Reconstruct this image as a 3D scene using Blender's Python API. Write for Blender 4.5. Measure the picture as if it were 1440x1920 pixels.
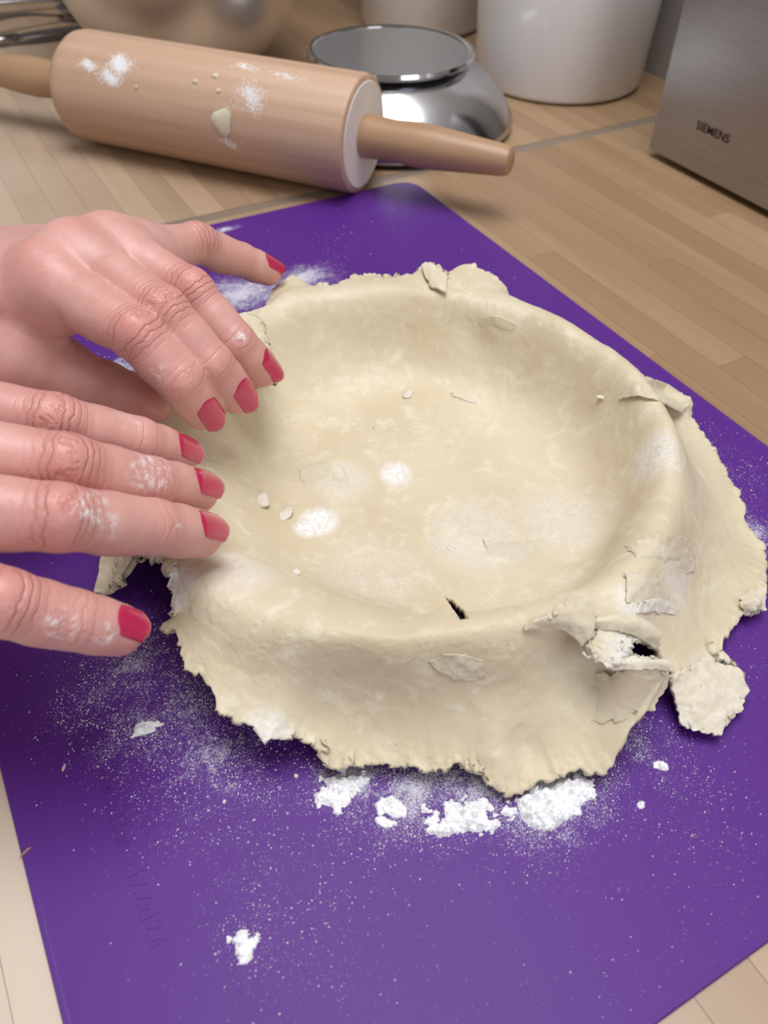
import bpy, bmesh, math, random
import numpy as np
from mathutils import Vector, Matrix

# ------------------------------------------------------------------ scene, camera, light
for o in list(bpy.data.objects):
    bpy.data.objects.remove(o)
SC = bpy.context.scene
COL = SC.collection
rng = np.random.RandomState(7)
random.seed(7)

# camera: 23 cm above the worktop, looking down at about 45 degrees (solved from the 45 x 32 cm mat)
F_PX = 1540.0
CAM = np.array([-0.12047, -0.23626, 0.2315])
MROT = np.array([[0.87398, 0.33513, -0.35192], [-0.48572, 0.6253, -0.6108], [0.01536, 0.70476, 0.70928]])
cd = bpy.data.cameras.new('camera')
cd.sensor_fit = 'VERTICAL'
cd.sensor_height = 36.0
cd.lens = 36.0 * F_PX / 1920.0
cd.clip_start = 0.01
cd.dof.use_dof = True
cd.dof.focus_distance = 0.285
cd.dof.aperture_fstop = 14.0
cam = bpy.data.objects.new('camera', cd)
COL.objects.link(cam)
m4 = Matrix([list(MROT[i]) + [CAM[i]] for i in range(3)] + [[0, 0, 0, 1]])
cam.matrix_world = m4
SC.camera = cam

W = bpy.data.worlds.new('room_light')
SC.world = W
W.use_nodes = True
W.node_tree.nodes['Background'].inputs[0].default_value = (1.0, 0.965, 0.94, 1)
W.node_tree.nodes['Background'].inputs[1].default_value = 0.50

def area(name, loc, target, sx, sy, power, col):
    l = bpy.data.lights.new(name, 'AREA')
    l.shape = 'RECTANGLE'; l.size = sx; l.size_y = sy; l.energy = power; l.color = col
    o = bpy.data.objects.new(name, l); COL.objects.link(o)
    o.location = loc
    o.rotation_euler = (Vector(target) - Vector(loc)).to_track_quat('-Z', 'Z').to_euler()
    return o
# daylight: a roof window overhead and a window in the wall at the right end of the worktop
area('roof_window_light', (0.15, 0.03, 1.40), (0.15, 0.03, 0.0), 0.90, 1.00, 17.5, (0.96, 0.98, 1.0))
area('window_light', (0.12, -1.53, 0.72), (0.15, 0.0, 0.25), 0.8, 0.9, 5.0, (0.93, 0.96, 1.0))

vs = SC.view_settings
vs.view_transform = 'Standard'; vs.look = 'None'; vs.gamma = 1.0; vs.use_curve_mapping = False
vs.exposure = 0.27

# ------------------------------------------------------------------ helpers
def at(px, py, z=0.0):
    r = MROT @ np.array([px - 720.0, 960.0 - py, -F_PX])
    return CAM + r * ((z - CAM[2]) / r[2])
def atX(px, py, X):
    r = MROT @ np.array([px - 720.0, 960.0 - py, -F_PX])
    return CAM + r * ((X - CAM[0]) / r[0])
def pix(P):
    q = (np.asarray(P) - CAM) @ MROT
    return np.stack([720 + F_PX * q[..., 0] / -q[..., 2], 960 - F_PX * q[..., 1] / -q[..., 2]], -1)
def nrm(v):
    v = np.asarray(v, float); return v / max(np.linalg.norm(v), 1e-12)

def _h(ix, iy, iz, seed):
    n = (ix * 374761393 + iy * 668265263 + iz * 2147483647 + seed * 974634777) & 0xffffffff
    n = ((n ^ (n >> 13)) * 1274126177) & 0xffffffff
    n = (n ^ (n >> 16)) & 0xffffffff
    return n.astype(np.float64) / 4294967295.0 * 2 - 1
def noise(P, scale, seed=0):
    p = np.asarray(P, float) * scale
    i = np.floor(p).astype(np.int64); f = p - i; f = f * f * (3 - 2 * f)
    x, y, z = i[..., 0], i[..., 1], i[..., 2]; u, v, w = f[..., 0], f[..., 1], f[..., 2]
    c = lambda a, b, d: _h(x + a, y + b, z + d, seed)
    lx = lambda b, d: c(0, b, d) * (1 - u) + c(1, b, d) * u
    ly = lambda d: lx(0, d) * (1 - v) + lx(1, d) * v
    return ly(0) * (1 - w) + ly(1) * w
def fbm(P, scale, octv=4, seed=0, g=0.5):
    s = 0; a = 1.0
    for k in range(octv):
        s = s + a * noise(P, scale * 2 ** k, seed + k * 17); a *= g
    return s
def sstep(a, b, x):
    t = np.clip((x - a) / (b - a), 0, 1); return t * t * (3 - 2 * t)

def mesh_obj(name, verts, faces, mat=None, parent=None, smooth=True):
    me = bpy.data.meshes.new(name)
    me.from_pydata([tuple(map(float, v)) for v in verts] if not isinstance(verts, np.ndarray) else verts.tolist(), [],
                   faces.tolist() if isinstance(faces, np.ndarray) else faces)
    me.validate(); me.update()
    if smooth: me.polygons.foreach_set('use_smooth', [True] * len(me.polygons))
    o = bpy.data.objects.new(name, me); COL.objects.link(o)
    if mat: me.materials.append(mat)
    if parent: o.parent = parent
    return o
def np_obj(name, V, Q, mat=None, parent=None):
    """fast quad mesh from arrays"""
    me = bpy.data.meshes.new(name)
    V = np.ascontiguousarray(V, np.float32); Q = np.ascontiguousarray(Q, np.int32)
    k = Q.shape[1]
    me.vertices.add(len(V)); me.vertices.foreach_set('co', V.ravel())
    me.loops.add(Q.size); me.loops.foreach_set('vertex_index', Q.ravel())
    me.polygons.add(len(Q)); me.polygons.foreach_set('loop_start', np.arange(0, Q.size, k, dtype=np.int32))
    try: me.polygons.foreach_set('loop_total', np.full(len(Q), k, np.int32))
    except Exception: pass
    me.polygons.foreach_set('use_smooth', np.ones(len(Q), bool))
    me.update(calc_edges=True); me.validate()
    o = bpy.data.objects.new(name, me); COL.objects.link(o)
    if mat: me.materials.append(mat)
    if parent: o.parent = parent
    return o
def attr(o, name, vals):
    a = o.data.attributes.new(name, 'FLOAT', 'POINT')
    a.data.foreach_set('value', np.ascontiguousarray(vals, np.float32))
def bm_obj(name, bm, mat=None, parent=None, smooth=False, angle=None):
    me = bpy.data.meshes.new(name); bmesh.ops.recalc_face_normals(bm, faces=bm.faces[:]); bm.to_mesh(me); bm.free()
    if smooth:
        me.polygons.foreach_set('use_smooth', [True] * len(me.polygons))
        if angle:
            try: me.set_sharp_from_angle(angle=angle)
            except Exception: pass
    o = bpy.data.objects.new(name, me); COL.objects.link(o)
    if mat: me.materials.append(mat)
    if parent: o.parent = parent
    return o
def box_bm(x0, x1, y0, y1, z0, z1, bev=0, seg=2):
    bm = bmesh.new()
    bmesh.ops.create_cube(bm, size=1)
    for v in bm.verts:
        v.co = Vector(((x0 + x1) / 2 + v.co.x * (x1 - x0), (y0 + y1) / 2 + v.co.y * (y1 - y0), (z0 + z1) / 2 + v.co.z * (z1 - z0)))
    if bev: bmesh.ops.bevel(bm, geom=bm.edges[:], offset=bev, segments=seg, profile=0.6, affect='EDGES')
    return bm
def lathe(name, prof, mat, parent=None, n=96, loc=(0, 0, 0), close=False):
    """surface of revolution about Z from (r,z) points"""
    V = []; Q = []
    m = len(prof)
    for k in range(n):
        a = 2 * math.pi * k / n
        for r, z in prof: V.append((r * math.cos(a), r * math.sin(a), z))
    for k in range(n):
        for j in range(m - 1 + (1 if close else 0)):
            a = k * m + j; b = k * m + (j + 1) % m; k2 = (k + 1) % n
            Q.append((a, k2 * m + j, k2 * m + (j + 1) % m, b))
    bm = bmesh.new(); vs_ = [bm.verts.new(v) for v in V]
    for q in Q:
        try: bm.faces.new([vs_[i] for i in q])
        except ValueError: pass
    bmesh.ops.remove_doubles(bm, verts=bm.verts[:], dist=1e-6)
    o = bm_obj(name, bm, mat, parent, True, math.radians(40)); o.location = loc
    return o
def empty(name, loc=(0, 0, 0)):
    o = bpy.data.objects.new(name, None); COL.objects.link(o); o.location = loc; o.empty_display_size = 0.02
    return o
def tag(o, label, cat=None, group=None, kind=None):
    o['label'] = label
    if cat: o['category'] = cat
    if group: o['group'] = group
    if kind: o['kind'] = kind
    return o
def struct(o, label=None):
    o['kind'] = 'structure'
    if label: o['label'] = label
    return o

# ------------------------------------------------------------------ materials
class NT:
    def __init__(s, name):
        s.m = bpy.data.materials.new(name); s.m.use_nodes = True
        s.t = s.m.node_tree; s.b = s.t.nodes['Principled BSDF']
    def n(s, kind, **kw):
        nd = s.t.nodes.new('ShaderNode' + kind)
        for k, v in kw.items():
            if k.startswith('i_'):
                key = k[2:].replace('_', ' ')
                nd.inputs[int(key) if key.isdigit() else key].default_value = v
            else: setattr(nd, k, v)
        return nd
    def l(s, a, b): s.t.links.new(a, b)
    def set(s, **kw):
        for k, v in kw.items(): s.b.inputs[k.replace('_', ' ')].default_value = v
        return s
    def ramp(s, fac, stops):
        r = s.n('ValToRGB'); e = r.color_ramp.elements
        while len(e) < len(stops): e.new(0.5)
        for i, (p, c) in enumerate(stops): e[i].position = p; e[i].color = (*c, 1) if len(c) == 3 else c
        s.l(fac, r.inputs[0]); return r.outputs[0]
    def mix(s, fac, a, b, mode='MIX'):
        m = s.n('Mix', data_type='RGBA', blend_type=mode)
        for sock, v in ((m.inputs[0], fac), (m.inputs[6], a), (m.inputs[7], b)):
            if hasattr(v, 'is_linked'): s.l(v, sock)
            else: sock.default_value = v if isinstance(v, (int, float)) else ((*v, 1) if len(v) == 3 else v)
        return m.outputs[2]
    def math(s, op, a, b=0.0, c=0.0, clamp=False):
        m = s.n('Math', operation=op, use_clamp=clamp)
        for i, v in enumerate((a, b, c)):
            if hasattr(v, 'is_linked'): s.l(v, m.inputs[i])
            else: m.inputs[i].default_value = v
        return m.outputs[0]
    def noise(s, vec, scale, detail=3, rough=0.5, dist=0.0):
        n_ = s.n('TexNoise'); n_.inputs['Scale'].default_value = scale; n_.inputs['Detail'].default_value = detail
        n_.inputs['Roughness'].default_value = rough; n_.inputs['Distortion'].default_value = dist
        if vec: s.l(vec, n_.inputs['Vector'])
        return n_.outputs[0]
    def mapping(s, vec, scale=(1, 1, 1), loc=(0, 0, 0), rot=(0, 0, 0)):
        m = s.n('Mapping'); m.inputs[1].default_value = loc; m.inputs[2].default_value = rot; m.inputs[3].default_value = scale
        s.l(vec, m.inputs[0]); return m.outputs[0]
    def bump(s, h, strength=0.3, dist=0.001, prev=None):
        b = s.n('Bump'); b.inputs['Strength'].default_value = strength; b.inputs['Distance'].default_value = dist
        s.l(h, b.inputs['Height'])
        if prev: s.l(prev, b.inputs['Normal'])
        s.l(b.outputs[0], s.b.inputs['Normal']); return b.outputs[0]
    def pos(s): return s.n('NewGeometry').outputs['Position']
    def obj(s): return s.n('TexCoord').outputs['Object']
    def color(s, c): s.l(c, s.b.inputs['Base Color'])
    def attr(s, name): return s.n('Attribute', attribute_name=name).outputs['Fac']

def plain(name, col, rough=0.5, metal=0.0, **kw):
    k = NT(name); k.set(Base_Color=(*col, 1), Roughness=rough, Metallic=metal, **kw); return k.m

def wood_mat(name, dark, mid, light, grain_axis_scale, rough=0.45, rand=0.5, sc=1.0, spec=0.5):
    k = NT(name)
    oi = k.n('ObjectInfo')
    v = k.obj()
    off = k.n('VectorMath', operation='ADD'); k.l(v, off.inputs[0])
    comb = k.n('CombineXYZ'); r10 = k.math('MULTIPLY', oi.outputs['Random'], 37.0)
    k.l(r10, comb.inputs[0]); k.l(r10, comb.inputs[1]); k.l(comb.outputs[0], off.inputs[1])
    g = k.mapping(off.outputs[0], grain_axis_scale)
    n1 = k.noise(g, 14 * sc, 5, 0.6, 0.6)
    n2 = k.noise(g, 70 * sc, 3, 0.6, 0.2)
    fac = k.math('ADD', k.math('MULTIPLY', n1, 0.65), k.math('MULTIPLY', n2, 0.35))
    c = k.ramp(fac, [(0.25, dark), (0.5, mid), (0.75, light)])
    tint = k.ramp(oi.outputs['Random'], [(0.0, (0.80, 0.76, 0.72)), (0.35, (0.95, 0.92, 0.89)), (0.7, (1.0, 1.0, 1.0)), (1.0, (1.10, 1.12, 1.14))])
    c = k.mix(rand, c, k.mix(1.0, c, tint, 'MULTIPLY'))
    k.color(c); k.set(Roughness=rough); k.b.inputs['Specular IOR Level'].default_value = spec
    k.bump(n2, 0.12, 0.0004)
    return k

# worktop staves
k = wood_mat('oiled_beech', (0.27, 0.160, 0.085), (0.36, 0.230, 0.130), (0.43, 0.290, 0.175), (1.0, 0.07, 1.0), 0.40, 0.8)
# paler towards the front edge: daylight sheen put into the colour, with some worn finish
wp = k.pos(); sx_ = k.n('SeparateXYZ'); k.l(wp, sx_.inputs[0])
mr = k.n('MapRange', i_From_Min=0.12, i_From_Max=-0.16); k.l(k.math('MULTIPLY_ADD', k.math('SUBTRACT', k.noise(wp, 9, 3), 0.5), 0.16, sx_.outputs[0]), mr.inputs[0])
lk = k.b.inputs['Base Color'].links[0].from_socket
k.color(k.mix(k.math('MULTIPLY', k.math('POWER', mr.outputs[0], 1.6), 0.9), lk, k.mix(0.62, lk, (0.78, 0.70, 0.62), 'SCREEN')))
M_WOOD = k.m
M_GLUE = plain('stave_joint', (0.10, 0.06, 0.035), 0.8)
M_STRIP = plain('joint_strip_metal', (0.27, 0.21, 0.165), 0.45, 0.2)
M_PIN = wood_mat('pale_beech', (0.36, 0.215, 0.135), (0.53, 0.345, 0.235), (0.66, 0.465, 0.335), (0.03, 1.0, 1.0), 0.55, 0.0, 2.6).m
M_PINH = wood_mat('darker_beech', (0.27, 0.15, 0.08), (0.40, 0.24, 0.135), (0.48, 0.30, 0.18), (0.06, 1.0, 1.0), 0.4, 0.0, 1.6).m
M_PINEND = wood_mat('lightened_end_grain', (0.72, 0.64, 0.57), (0.80, 0.73, 0.66), (0.86, 0.80, 0.74), (1.0, 1.0, 0.1), 0.65, 0.0, 1.5).m  # end face colour lightened in place of stronger side window light
M_STEEL = plain('polished_steel', (0.60, 0.60, 0.62), 0.16, 1.0)
M_BOWL = plain('mixing_bowl_steel', (0.72, 0.67, 0.62), 0.36, 0.9)
M_CHROME = plain('chrome', (0.75, 0.75, 0.77), 0.08, 1.0)
M_CERAMIC = plain('white_glazed_ceramic', (0.86, 0.85, 0.87), 0.22, 0.0)
M_CERAMIC2 = plain('grey_white_ceramic', (0.74, 0.73, 0.72), 0.25, 0.0)
M_BLACK = plain('black_plastic', (0.012, 0.012, 0.013), 0.45)
M_PANM = plain('black_nonstick_coating', (0.012, 0.012, 0.014), 0.32)
M_INK = plain('black_print', (0.012, 0.012, 0.012), 0.5)
M_NAIL = plain('raspberry_nail_polish', (0.47, 0.010, 0.075), 0.20, 0.0, Coat_Weight=1.0, Coat_Roughness=0.05)
M_WALL = plain('grey_wall_paint', (0.42, 0.39, 0.37), 0.8)
M_FRAME = plain('white_window_frame', (0.8, 0.8, 0.8), 0.4)
M_FLOUR = plain('flour', (0.86, 0.86, 0.88), 0.95)
M_FLOUR.node_tree.nodes['Principled BSDF'].inputs['Specular IOR Level'].default_value = 0.1

# brushed steel (toaster)
k = NT('brushed_steel')
n1 = k.noise(k.mapping(k.pos(), (1, 0.02, 1)), 900, 2)
k.color(k.ramp(n1, [(0.3, (0.40, 0.385, 0.385)), (0.7, (0.47, 0.455, 0.455))])); k.set(Metallic=1.0, Roughness=0.42)
M_BRUSH = k.m

# silicone mat; a film of flour lies in drifts on it
DUST = []   # (x, y, rx, ry, strength) filled from photo positions
def dust(px, py, rx, ry, s, z=0.0015):
    p = at(px, py, z); DUST.append((p[0], p[1], rx, ry, s))
dust(250, 1240, 0.022, 0.022, 0.58); dust(330, 1330, 0.028, 0.020, 0.60); dust(140, 1330, 0.012, 0.008, 0.35)
dust(420, 1420, 0.020, 0.018, 0.58); dust(330, 1480, 0.012, 0.010, 0.18)
dust(790, 1475, 0.018, 0.012, 0.85); dust(900, 1480, 0.018, 0.010, 0.8); dust(1040, 1490, 0.020, 0.012, 0.95); dust(660, 1460, 0.012, 0.010, 0.9)
dust(1200, 1400, 0.010, 0.012, 0.55); dust(1290, 1540, 0.012, 0.02, 0.16); dust(480, 1700, 0.010, 0.018, 0.22)
dust(450, 550, 0.028, 0.020, 1.0); dust(570, 520, 0.020, 0.014, 0.95); dust(470, 600, 0.020, 0.010, 0.7); dust(230, 690, 0.014, 0.012, 0.8)
dust(420, 430, 0.010, 0.004, 0.9)
dust(1410, 1000, 0.010, 0.014, 0.75); dust(1380, 900, 0.016, 0.014, 0.28); dust(1320, 830, 0.014, 0.01, 0.2)
dust(1400, 1250, 0.02, 0.02, 0.12); dust(1200, 690, 0.010, 0.006, 0.25)
k = NT('purple_silicone')
P = k.pos()
tot = None
for (x, y, rx, ry, s) in DUST:
    v = k.mapping(P, (1 / rx, 1 / ry, 0), (-x / rx, -y / ry, 0))
    ln = k.n('VectorMath', operation='LENGTH'); k.l(v, ln.inputs[0])
    g = k.math('MULTIPLY', k.math('SUBTRACT', 1.0, k.math('MULTIPLY', ln.outputs['Value'], 0.62), clamp=True), s)
    tot = g if tot is None else k.math('MAXIMUM', tot, g)
nA = k.noise(P, 130, 6, 0.72, 0.8)
nB = k.noise(P, 2600, 2, 0.7)
nn = k.math('ADD', k.math('MULTIPLY', nA, 0.42), k.math('MULTIPLY', nB, 0.58))
nc = k.n('MapRange', i_From_Min=0.36, i_From_Max=0.66); k.l(nn, nc.inputs[0])
mask = k.n('MapRange', i_From_Min=0.0, i_From_Max=0.42); k.l(k.math('SUBTRACT', k.math('MULTIPLY_ADD', tot, 1.05, nc.outputs[0]), 1.0), mask.inputs[0])
dust_f = k.math('MULTIPLY', mask.outputs[0], 0.8)
k.color(k.mix(dust_f, (0.092, 0.019, 0.225), (0.80, 0.80, 0.86)))
rr = k.math('MULTIPLY_ADD', dust_f, 0.40, 0.47); k.l(rr, k.b.inputs['Roughness'])
k.b.inputs['Specular IOR Level'].default_value = 0.26
k.bump(k.noise(P, 60, 2), 0.06, 0.002)
M_MAT = k.m
M_MATEDGE = plain('mat_edge_silicone', (0.16, 0.07, 0.32), 0.45)

# dough
k = NT('shortcrust_dough')
P = k.pos()
nL = k.noise(P, 26, 4, 0.55, 0.3); nM = k.noise(P, 110, 5, 0.65, 0.6); nF = k.noise(P, 620, 4, 0.7)
c = k.ramp(nL, [(0.3, (0.605, 0.508, 0.350)), (0.5, (0.650, 0.560, 0.402)), (0.72, (0.695, 0.618, 0.462))])
c = k.mix(k.math('MULTIPLY', k.math('SUBTRACT', nM, 0.52, clamp=True), 3.2, clamp=True), c, (0.80, 0.75, 0.62))
fl = k.math('MULTIPLY', k.attr('flour'), k.math('MULTIPLY_ADD', nF, 3.0, -0.75, clamp=True), clamp=True)
c = k.mix(fl, c, (0.86, 0.86, 0.90))
vo = k.n('TexVoronoi', feature='F1'); vo.inputs['Scale'].default_value = 150; k.l(P, vo.inputs['Vector'])
sp = k.math('MULTIPLY', k.math('LESS_THAN', vo.outputs['Distance'], 0.05), k.math('GREATER_THAN', nM, 0.5))
c = k.mix(k.math('MULTIPLY', sp, 0.55), c, (0.30, 0.20, 0.10))
k.color(c); k.set(Roughness=0.52, Subsurface_Weight=0.18, Subsurface_Scale=0.004)
k.b.inputs['Subsurface Radius'].default_value = (1.0, 0.7, 0.4)
k.b.inputs['Specular IOR Level'].default_value = 0.35
h = k.math('ADD', k.math('MULTIPLY', nM, 0.6), k.math('MULTIPLY', nF, 0.4))
k.bump(h, 0.30, 0.0010)
M_DOUGH = k.m

# skin
k = NT('skin')
P = k.pos()
n1 = k.noise(P, 60, 4, 0.6); n2 = k.noise(P, 420, 4, 0.65); n3 = k.noise(P, 1500, 2, 0.6)
c = k.ramp(n1, [(0.3, (0.58, 0.290, 0.255)), (0.55, (0.64, 0.352, 0.310)), (0.75, (0.68, 0.40, 0.355))])
c = k.mix(k.math('MULTIPLY', k.attr('red'), 0.60, clamp=True), c, (0.61, 0.235, 0.215))
c = k.mix(k.math('MULTIPLY', k.math('SUBTRACT', n2, 0.55, clamp=True), 1.2), c, (0.60, 0.27, 0.24))
# crease pattern across the finger joints
u = k.attr('along'); mk = k.attr('crease')
wob = k.math('MULTIPLY', k.math('SUBTRACT', k.noise(P, 150, 3, 0.55), 0.5), 4.2)
ph = k.math('ADD', u, wob)
s1 = k.math('SINE', k.math('MULTIPLY', ph, 2.7))
s1 = k.math('POWER', k.math('MULTIPLY_ADD', s1, 0.5, 0.5, clamp=True), 4.0)
wob2 = k.math('MULTIPLY', k.math('SUBTRACT', k.noise(P, 420, 2, 0.6), 0.5), 1.6)
s2 = k.math('MULTIPLY_ADD', k.math('SINE', k.math('MULTIPLY', k.math('ADD', u, wob2), 7.5)), 0.5, 0.5)
cre = k.math('MULTIPLY', s1, mk)
c = k.mix(k.math('MULTIPLY', cre, 0.22), c, (0.46, 0.15, 0.125))
fl = k.math('MULTIPLY', k.attr('flour'), k.math('MULTIPLY_ADD', n2, 5.0, -2.3, clamp=True), clamp=True)
c = k.mix(fl, c, (0.88, 0.85, 0.86))
k.color(c)
k.set(Subsurface_Weight=0.25, Subsurface_Scale=0.004)
k.b.inputs['Subsurface Radius'].default_value = (1.0, 0.35, 0.2)
k.l(k.math('MULTIPLY_ADD', fl, 0.4, 0.40), k.b.inputs['Roughness'])
hh = k.math('SUBTRACT', k.math('MULTIPLY_ADD', n3, 0.08, k.math('MULTIPLY', n2, 0.16)), k.math('MULTIPLY', cre, 0.50))
hh = k.math('SUBTRACT', hh, k.math('MULTIPLY', s2, k.math('MULTIPLY', k.math('MULTIPLY_ADD', mk, 0.8, 0.12), 0.10)))
hh = k.math('ADD', hh, k.math('MULTIPLY', fl, 0.3))
k.bump(hh, 0.75, 0.0011)
M_SKIN = k.m

# scale glass
k = NT('dark_glass'); k.set(Base_Color=(0.16, 0.155, 0.155, 1), Roughness=0.10, Metallic=0.0)
k.b.inputs['Specular IOR Level'].default_value = 1.0
M_GLASS = k.m

# ------------------------------------------------------------------ setting: floor, wall with window, worktops
WX = 0.455      # wall plane behind the worktop
o = bm_obj('floor', box_bm(-2.0, WX + 0.08, -1.63, 1.13, -0.95, -0.9), plain('floor_boards', (0.25, 0.18, 0.12), 0.6)); struct(o)
bm = bmesh.new()
def addbox(bm, x0, x1, y0, y1, z0, z1):
    b = box_bm(x0, x1, y0, y1, z0, z1); me = bpy.data.meshes.new('t'); b.to_mesh(me); b.free(); bm.from_mesh(me); bpy.data.meshes.remove(me)
def wall_box(along_y, plane, a0, a1, z0, z1, bm):
    if along_y: addbox(bm, plane, plane + 0.08, a0, a1, z0, z1)
    else: addbox(bm, a0, a1, plane - 0.08, plane, z0, z1)
def wall_with_window(wname, along_y, plane, A0, A1, w0, w1, z0, z1, n):
    bm = bmesh.new()
    for a0, a1, b0, b1 in ((A0, A1, -0.9, z0), (A0, A1, z1, 1.42), (A0, w0, z0, z1), (w1, A1, z0, z1)): wall_box(along_y, plane, a0, a1, b0, b1, bm)
    struct(bm_obj(wname, bm, M_WALL))
    c = (w0 + w1) / 2
    win = empty('window_%d' % n, (plane + 0.05, c, z0) if along_y else (c, plane - 0.05, z0)); struct(win, 'white framed kitchen window')
    for a0, a1, b0, b1 in ((w0, w1, z0, z0 + 0.04), (w0, w1, z1 - 0.04, z1), (w0, w0 + 0.04, z0 + 0.04, z1 - 0.04), (w1 - 0.04, w1, z0 + 0.04, z1 - 0.04)):
        bm_obj('window_frame', box_bm(-0.02, 0.02, a0 - c, a1 - c, b0 - z0, b1 - z0) if along_y else box_bm(a0 - c, a1 - c, -0.02, 0.02, b0 - z0, b1 - z0), M_FRAME, win)
bm = bmesh.new(); addbox(bm, WX, WX + 0.08, -1.55, 1.05, -0.9, 1.42); struct(bm_obj('wall_back', bm, M_WALL))
# ceiling with a roof window above the worktop
CZ = 1.42; cx0, cx1, cy0, cy1 = -0.31, 0.43, -0.50, 0.54
cx0, cx1, cy0, cy1 = 0.15 - 0.48, WX - 0.01, 0.03 - 0.52, 0.03 + 0.52
bm = bmesh.new()
for q in ((-2.0, cx0, -1.55, 1.05), (cx1, WX + 0.08, -1.55, 1.05), (cx0, cx1, -1.55, cy0), (cx0, cx1, cy1, 1.05)): addbox(bm, *q, CZ, CZ + 0.06)
struct(bm_obj('ceiling', bm, plain('white_ceiling_paint', (0.75, 0.74, 0.72), 0.8)))
win = empty('window_1', ((cx0 + cx1) / 2, (cy0 + cy1) / 2, CZ)); struct(win, 'white framed roof window above the worktop')
hx_, hy_ = (cx1 - cx0) / 2, (cy1 - cy0) / 2
for q in ((-hx_, hx_, -hy_, -hy_ + 0.03), (-hx_, hx_, hy_ - 0.03, hy_), (-hx_, -hx_ + 0.03, -hy_ + 0.03, hy_ - 0.03), (hx_ - 0.03, hx_, -hy_ + 0.03, hy_ - 0.03)):
    bm_obj('window_frame', box_bm(*q, 0.0, 0.05), M_FRAME, win)
bm = bmesh.new(); addbox(bm, -2.0, WX, 1.05, 1.13, -0.9, 1.42); struct(bm_obj('wall_left', bm, M_WALL))
wall_with_window('wall_right', False, -1.55, -2.0, WX, -0.32, 0.44, 0.20, 1.20, 2)

# unseen box added above the frame to shade the far end of the worktop
shade_box = bm_obj('added_shade_box', box_bm(0.10, WX - 0.001, 0.50, 1.045, 0.50, 1.20, 0.002, 1), plain('shade_box_brown', (0.30, 0.22, 0.15), 0.5)); struct(shade_box, 'unseen brown box added to shade the far end of the worktop')
SEAM = 0.2365; SW = 0.0045
def worktop(label, y0, y1, lens):
    t = empty('worktop', (0.06, (y0 + y1) / 2, -0.03)); cx, cy = 0.06, (y0 + y1) / 2
    tag(t, label, 'worktop')
    x0, x1 = -0.34, WX - 0.001
    bm_obj('core', box_bm(x0 - cx, x1 - cx, y0 - cy, y1 - cy, 0.0, 0.0285), M_GLUE, t)
    w = 0.0188; n = int(round((x1 - x0) / w)); xo = x0
    i = 0
    while xo < x1 - 0.002:
        xe = min(xo + w, x1)
        yy = y0; first = True
        while yy < y1 - 1e-4:
            L = random.uniform(*lens) * (random.uniform(0.3, 1.0) if first else 1.0); first = False
            ye = y1 if yy + L > y1 - 0.06 else yy + L
            g = 0.00008
            b = box_bm(-(xe - xo) / 2 + g, (xe - xo) / 2 - g, -(ye - yy) / 2 + g, (ye - yy) / 2 - g, -0.0035, 0.0)
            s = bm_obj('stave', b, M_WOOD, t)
            s.location = ((xo + xe) / 2 - cx, (yy + ye) / 2 - cy, 0.03)
            yy = ye
        xo = xe
    return t
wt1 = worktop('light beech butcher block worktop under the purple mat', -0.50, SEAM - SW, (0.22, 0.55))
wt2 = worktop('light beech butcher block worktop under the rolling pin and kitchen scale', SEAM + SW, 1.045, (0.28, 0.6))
sp_ = bm_obj('joint_strip', box_bm(-0.40, WX - 0.061, -SW, SW, 0.0, 0.0297), M_STRIP, wt1)
sp_.location = (0, SEAM - wt1.location.y, 0); sp_['label'] = 'grey brown strip covering the worktop joint'

# ------------------------------------------------------------------ baking mat
MT = 0.0014
def round_rect(hx, hy, r, n=10):
    P = []
    for cx, cy, a0 in ((hx - r, hy - r, 0), (-hx + r, hy - r, 90), (-hx + r, -hy + r, 180), (hx - r, -hy + r, 270)):
        for i in range(n + 1):
            a = math.radians(a0 + 90 * i / n); P.append((cx + r * math.cos(a), cy + r * math.sin(a)))
    return P
bm = bmesh.new()
rings = []
for hx, hy, r, z in ((0.1598, 0.2238, 0.012, 0.00005), (0.1602, 0.2242, 0.0124, MT * 0.5), (0.1598, 0.2238, 0.012, MT + 0.0001), (0.1588, 0.2228, 0.011, MT + 0.0001), (0.1582, 0.2222, 0.0105, MT)):
    rings.append([bm.verts.new((x, y, z)) for x, y in round_rect(hx, hy, r)])
for a, b in zip(rings, rings[1:]):
    for i in range(len(a)):
        j = (i + 1) % len(a); bm.faces.new((a[i], a[j], b[j], b[i]))
bm.faces.new(rings[-1]); bm.faces.new(rings[0][::-1])
mat_o = bm_obj('baking_mat', bm, M_MAT, None)
tag(mat_o, 'purple silicone baking mat dusted with flour under the dough', 'baking mat')

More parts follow.
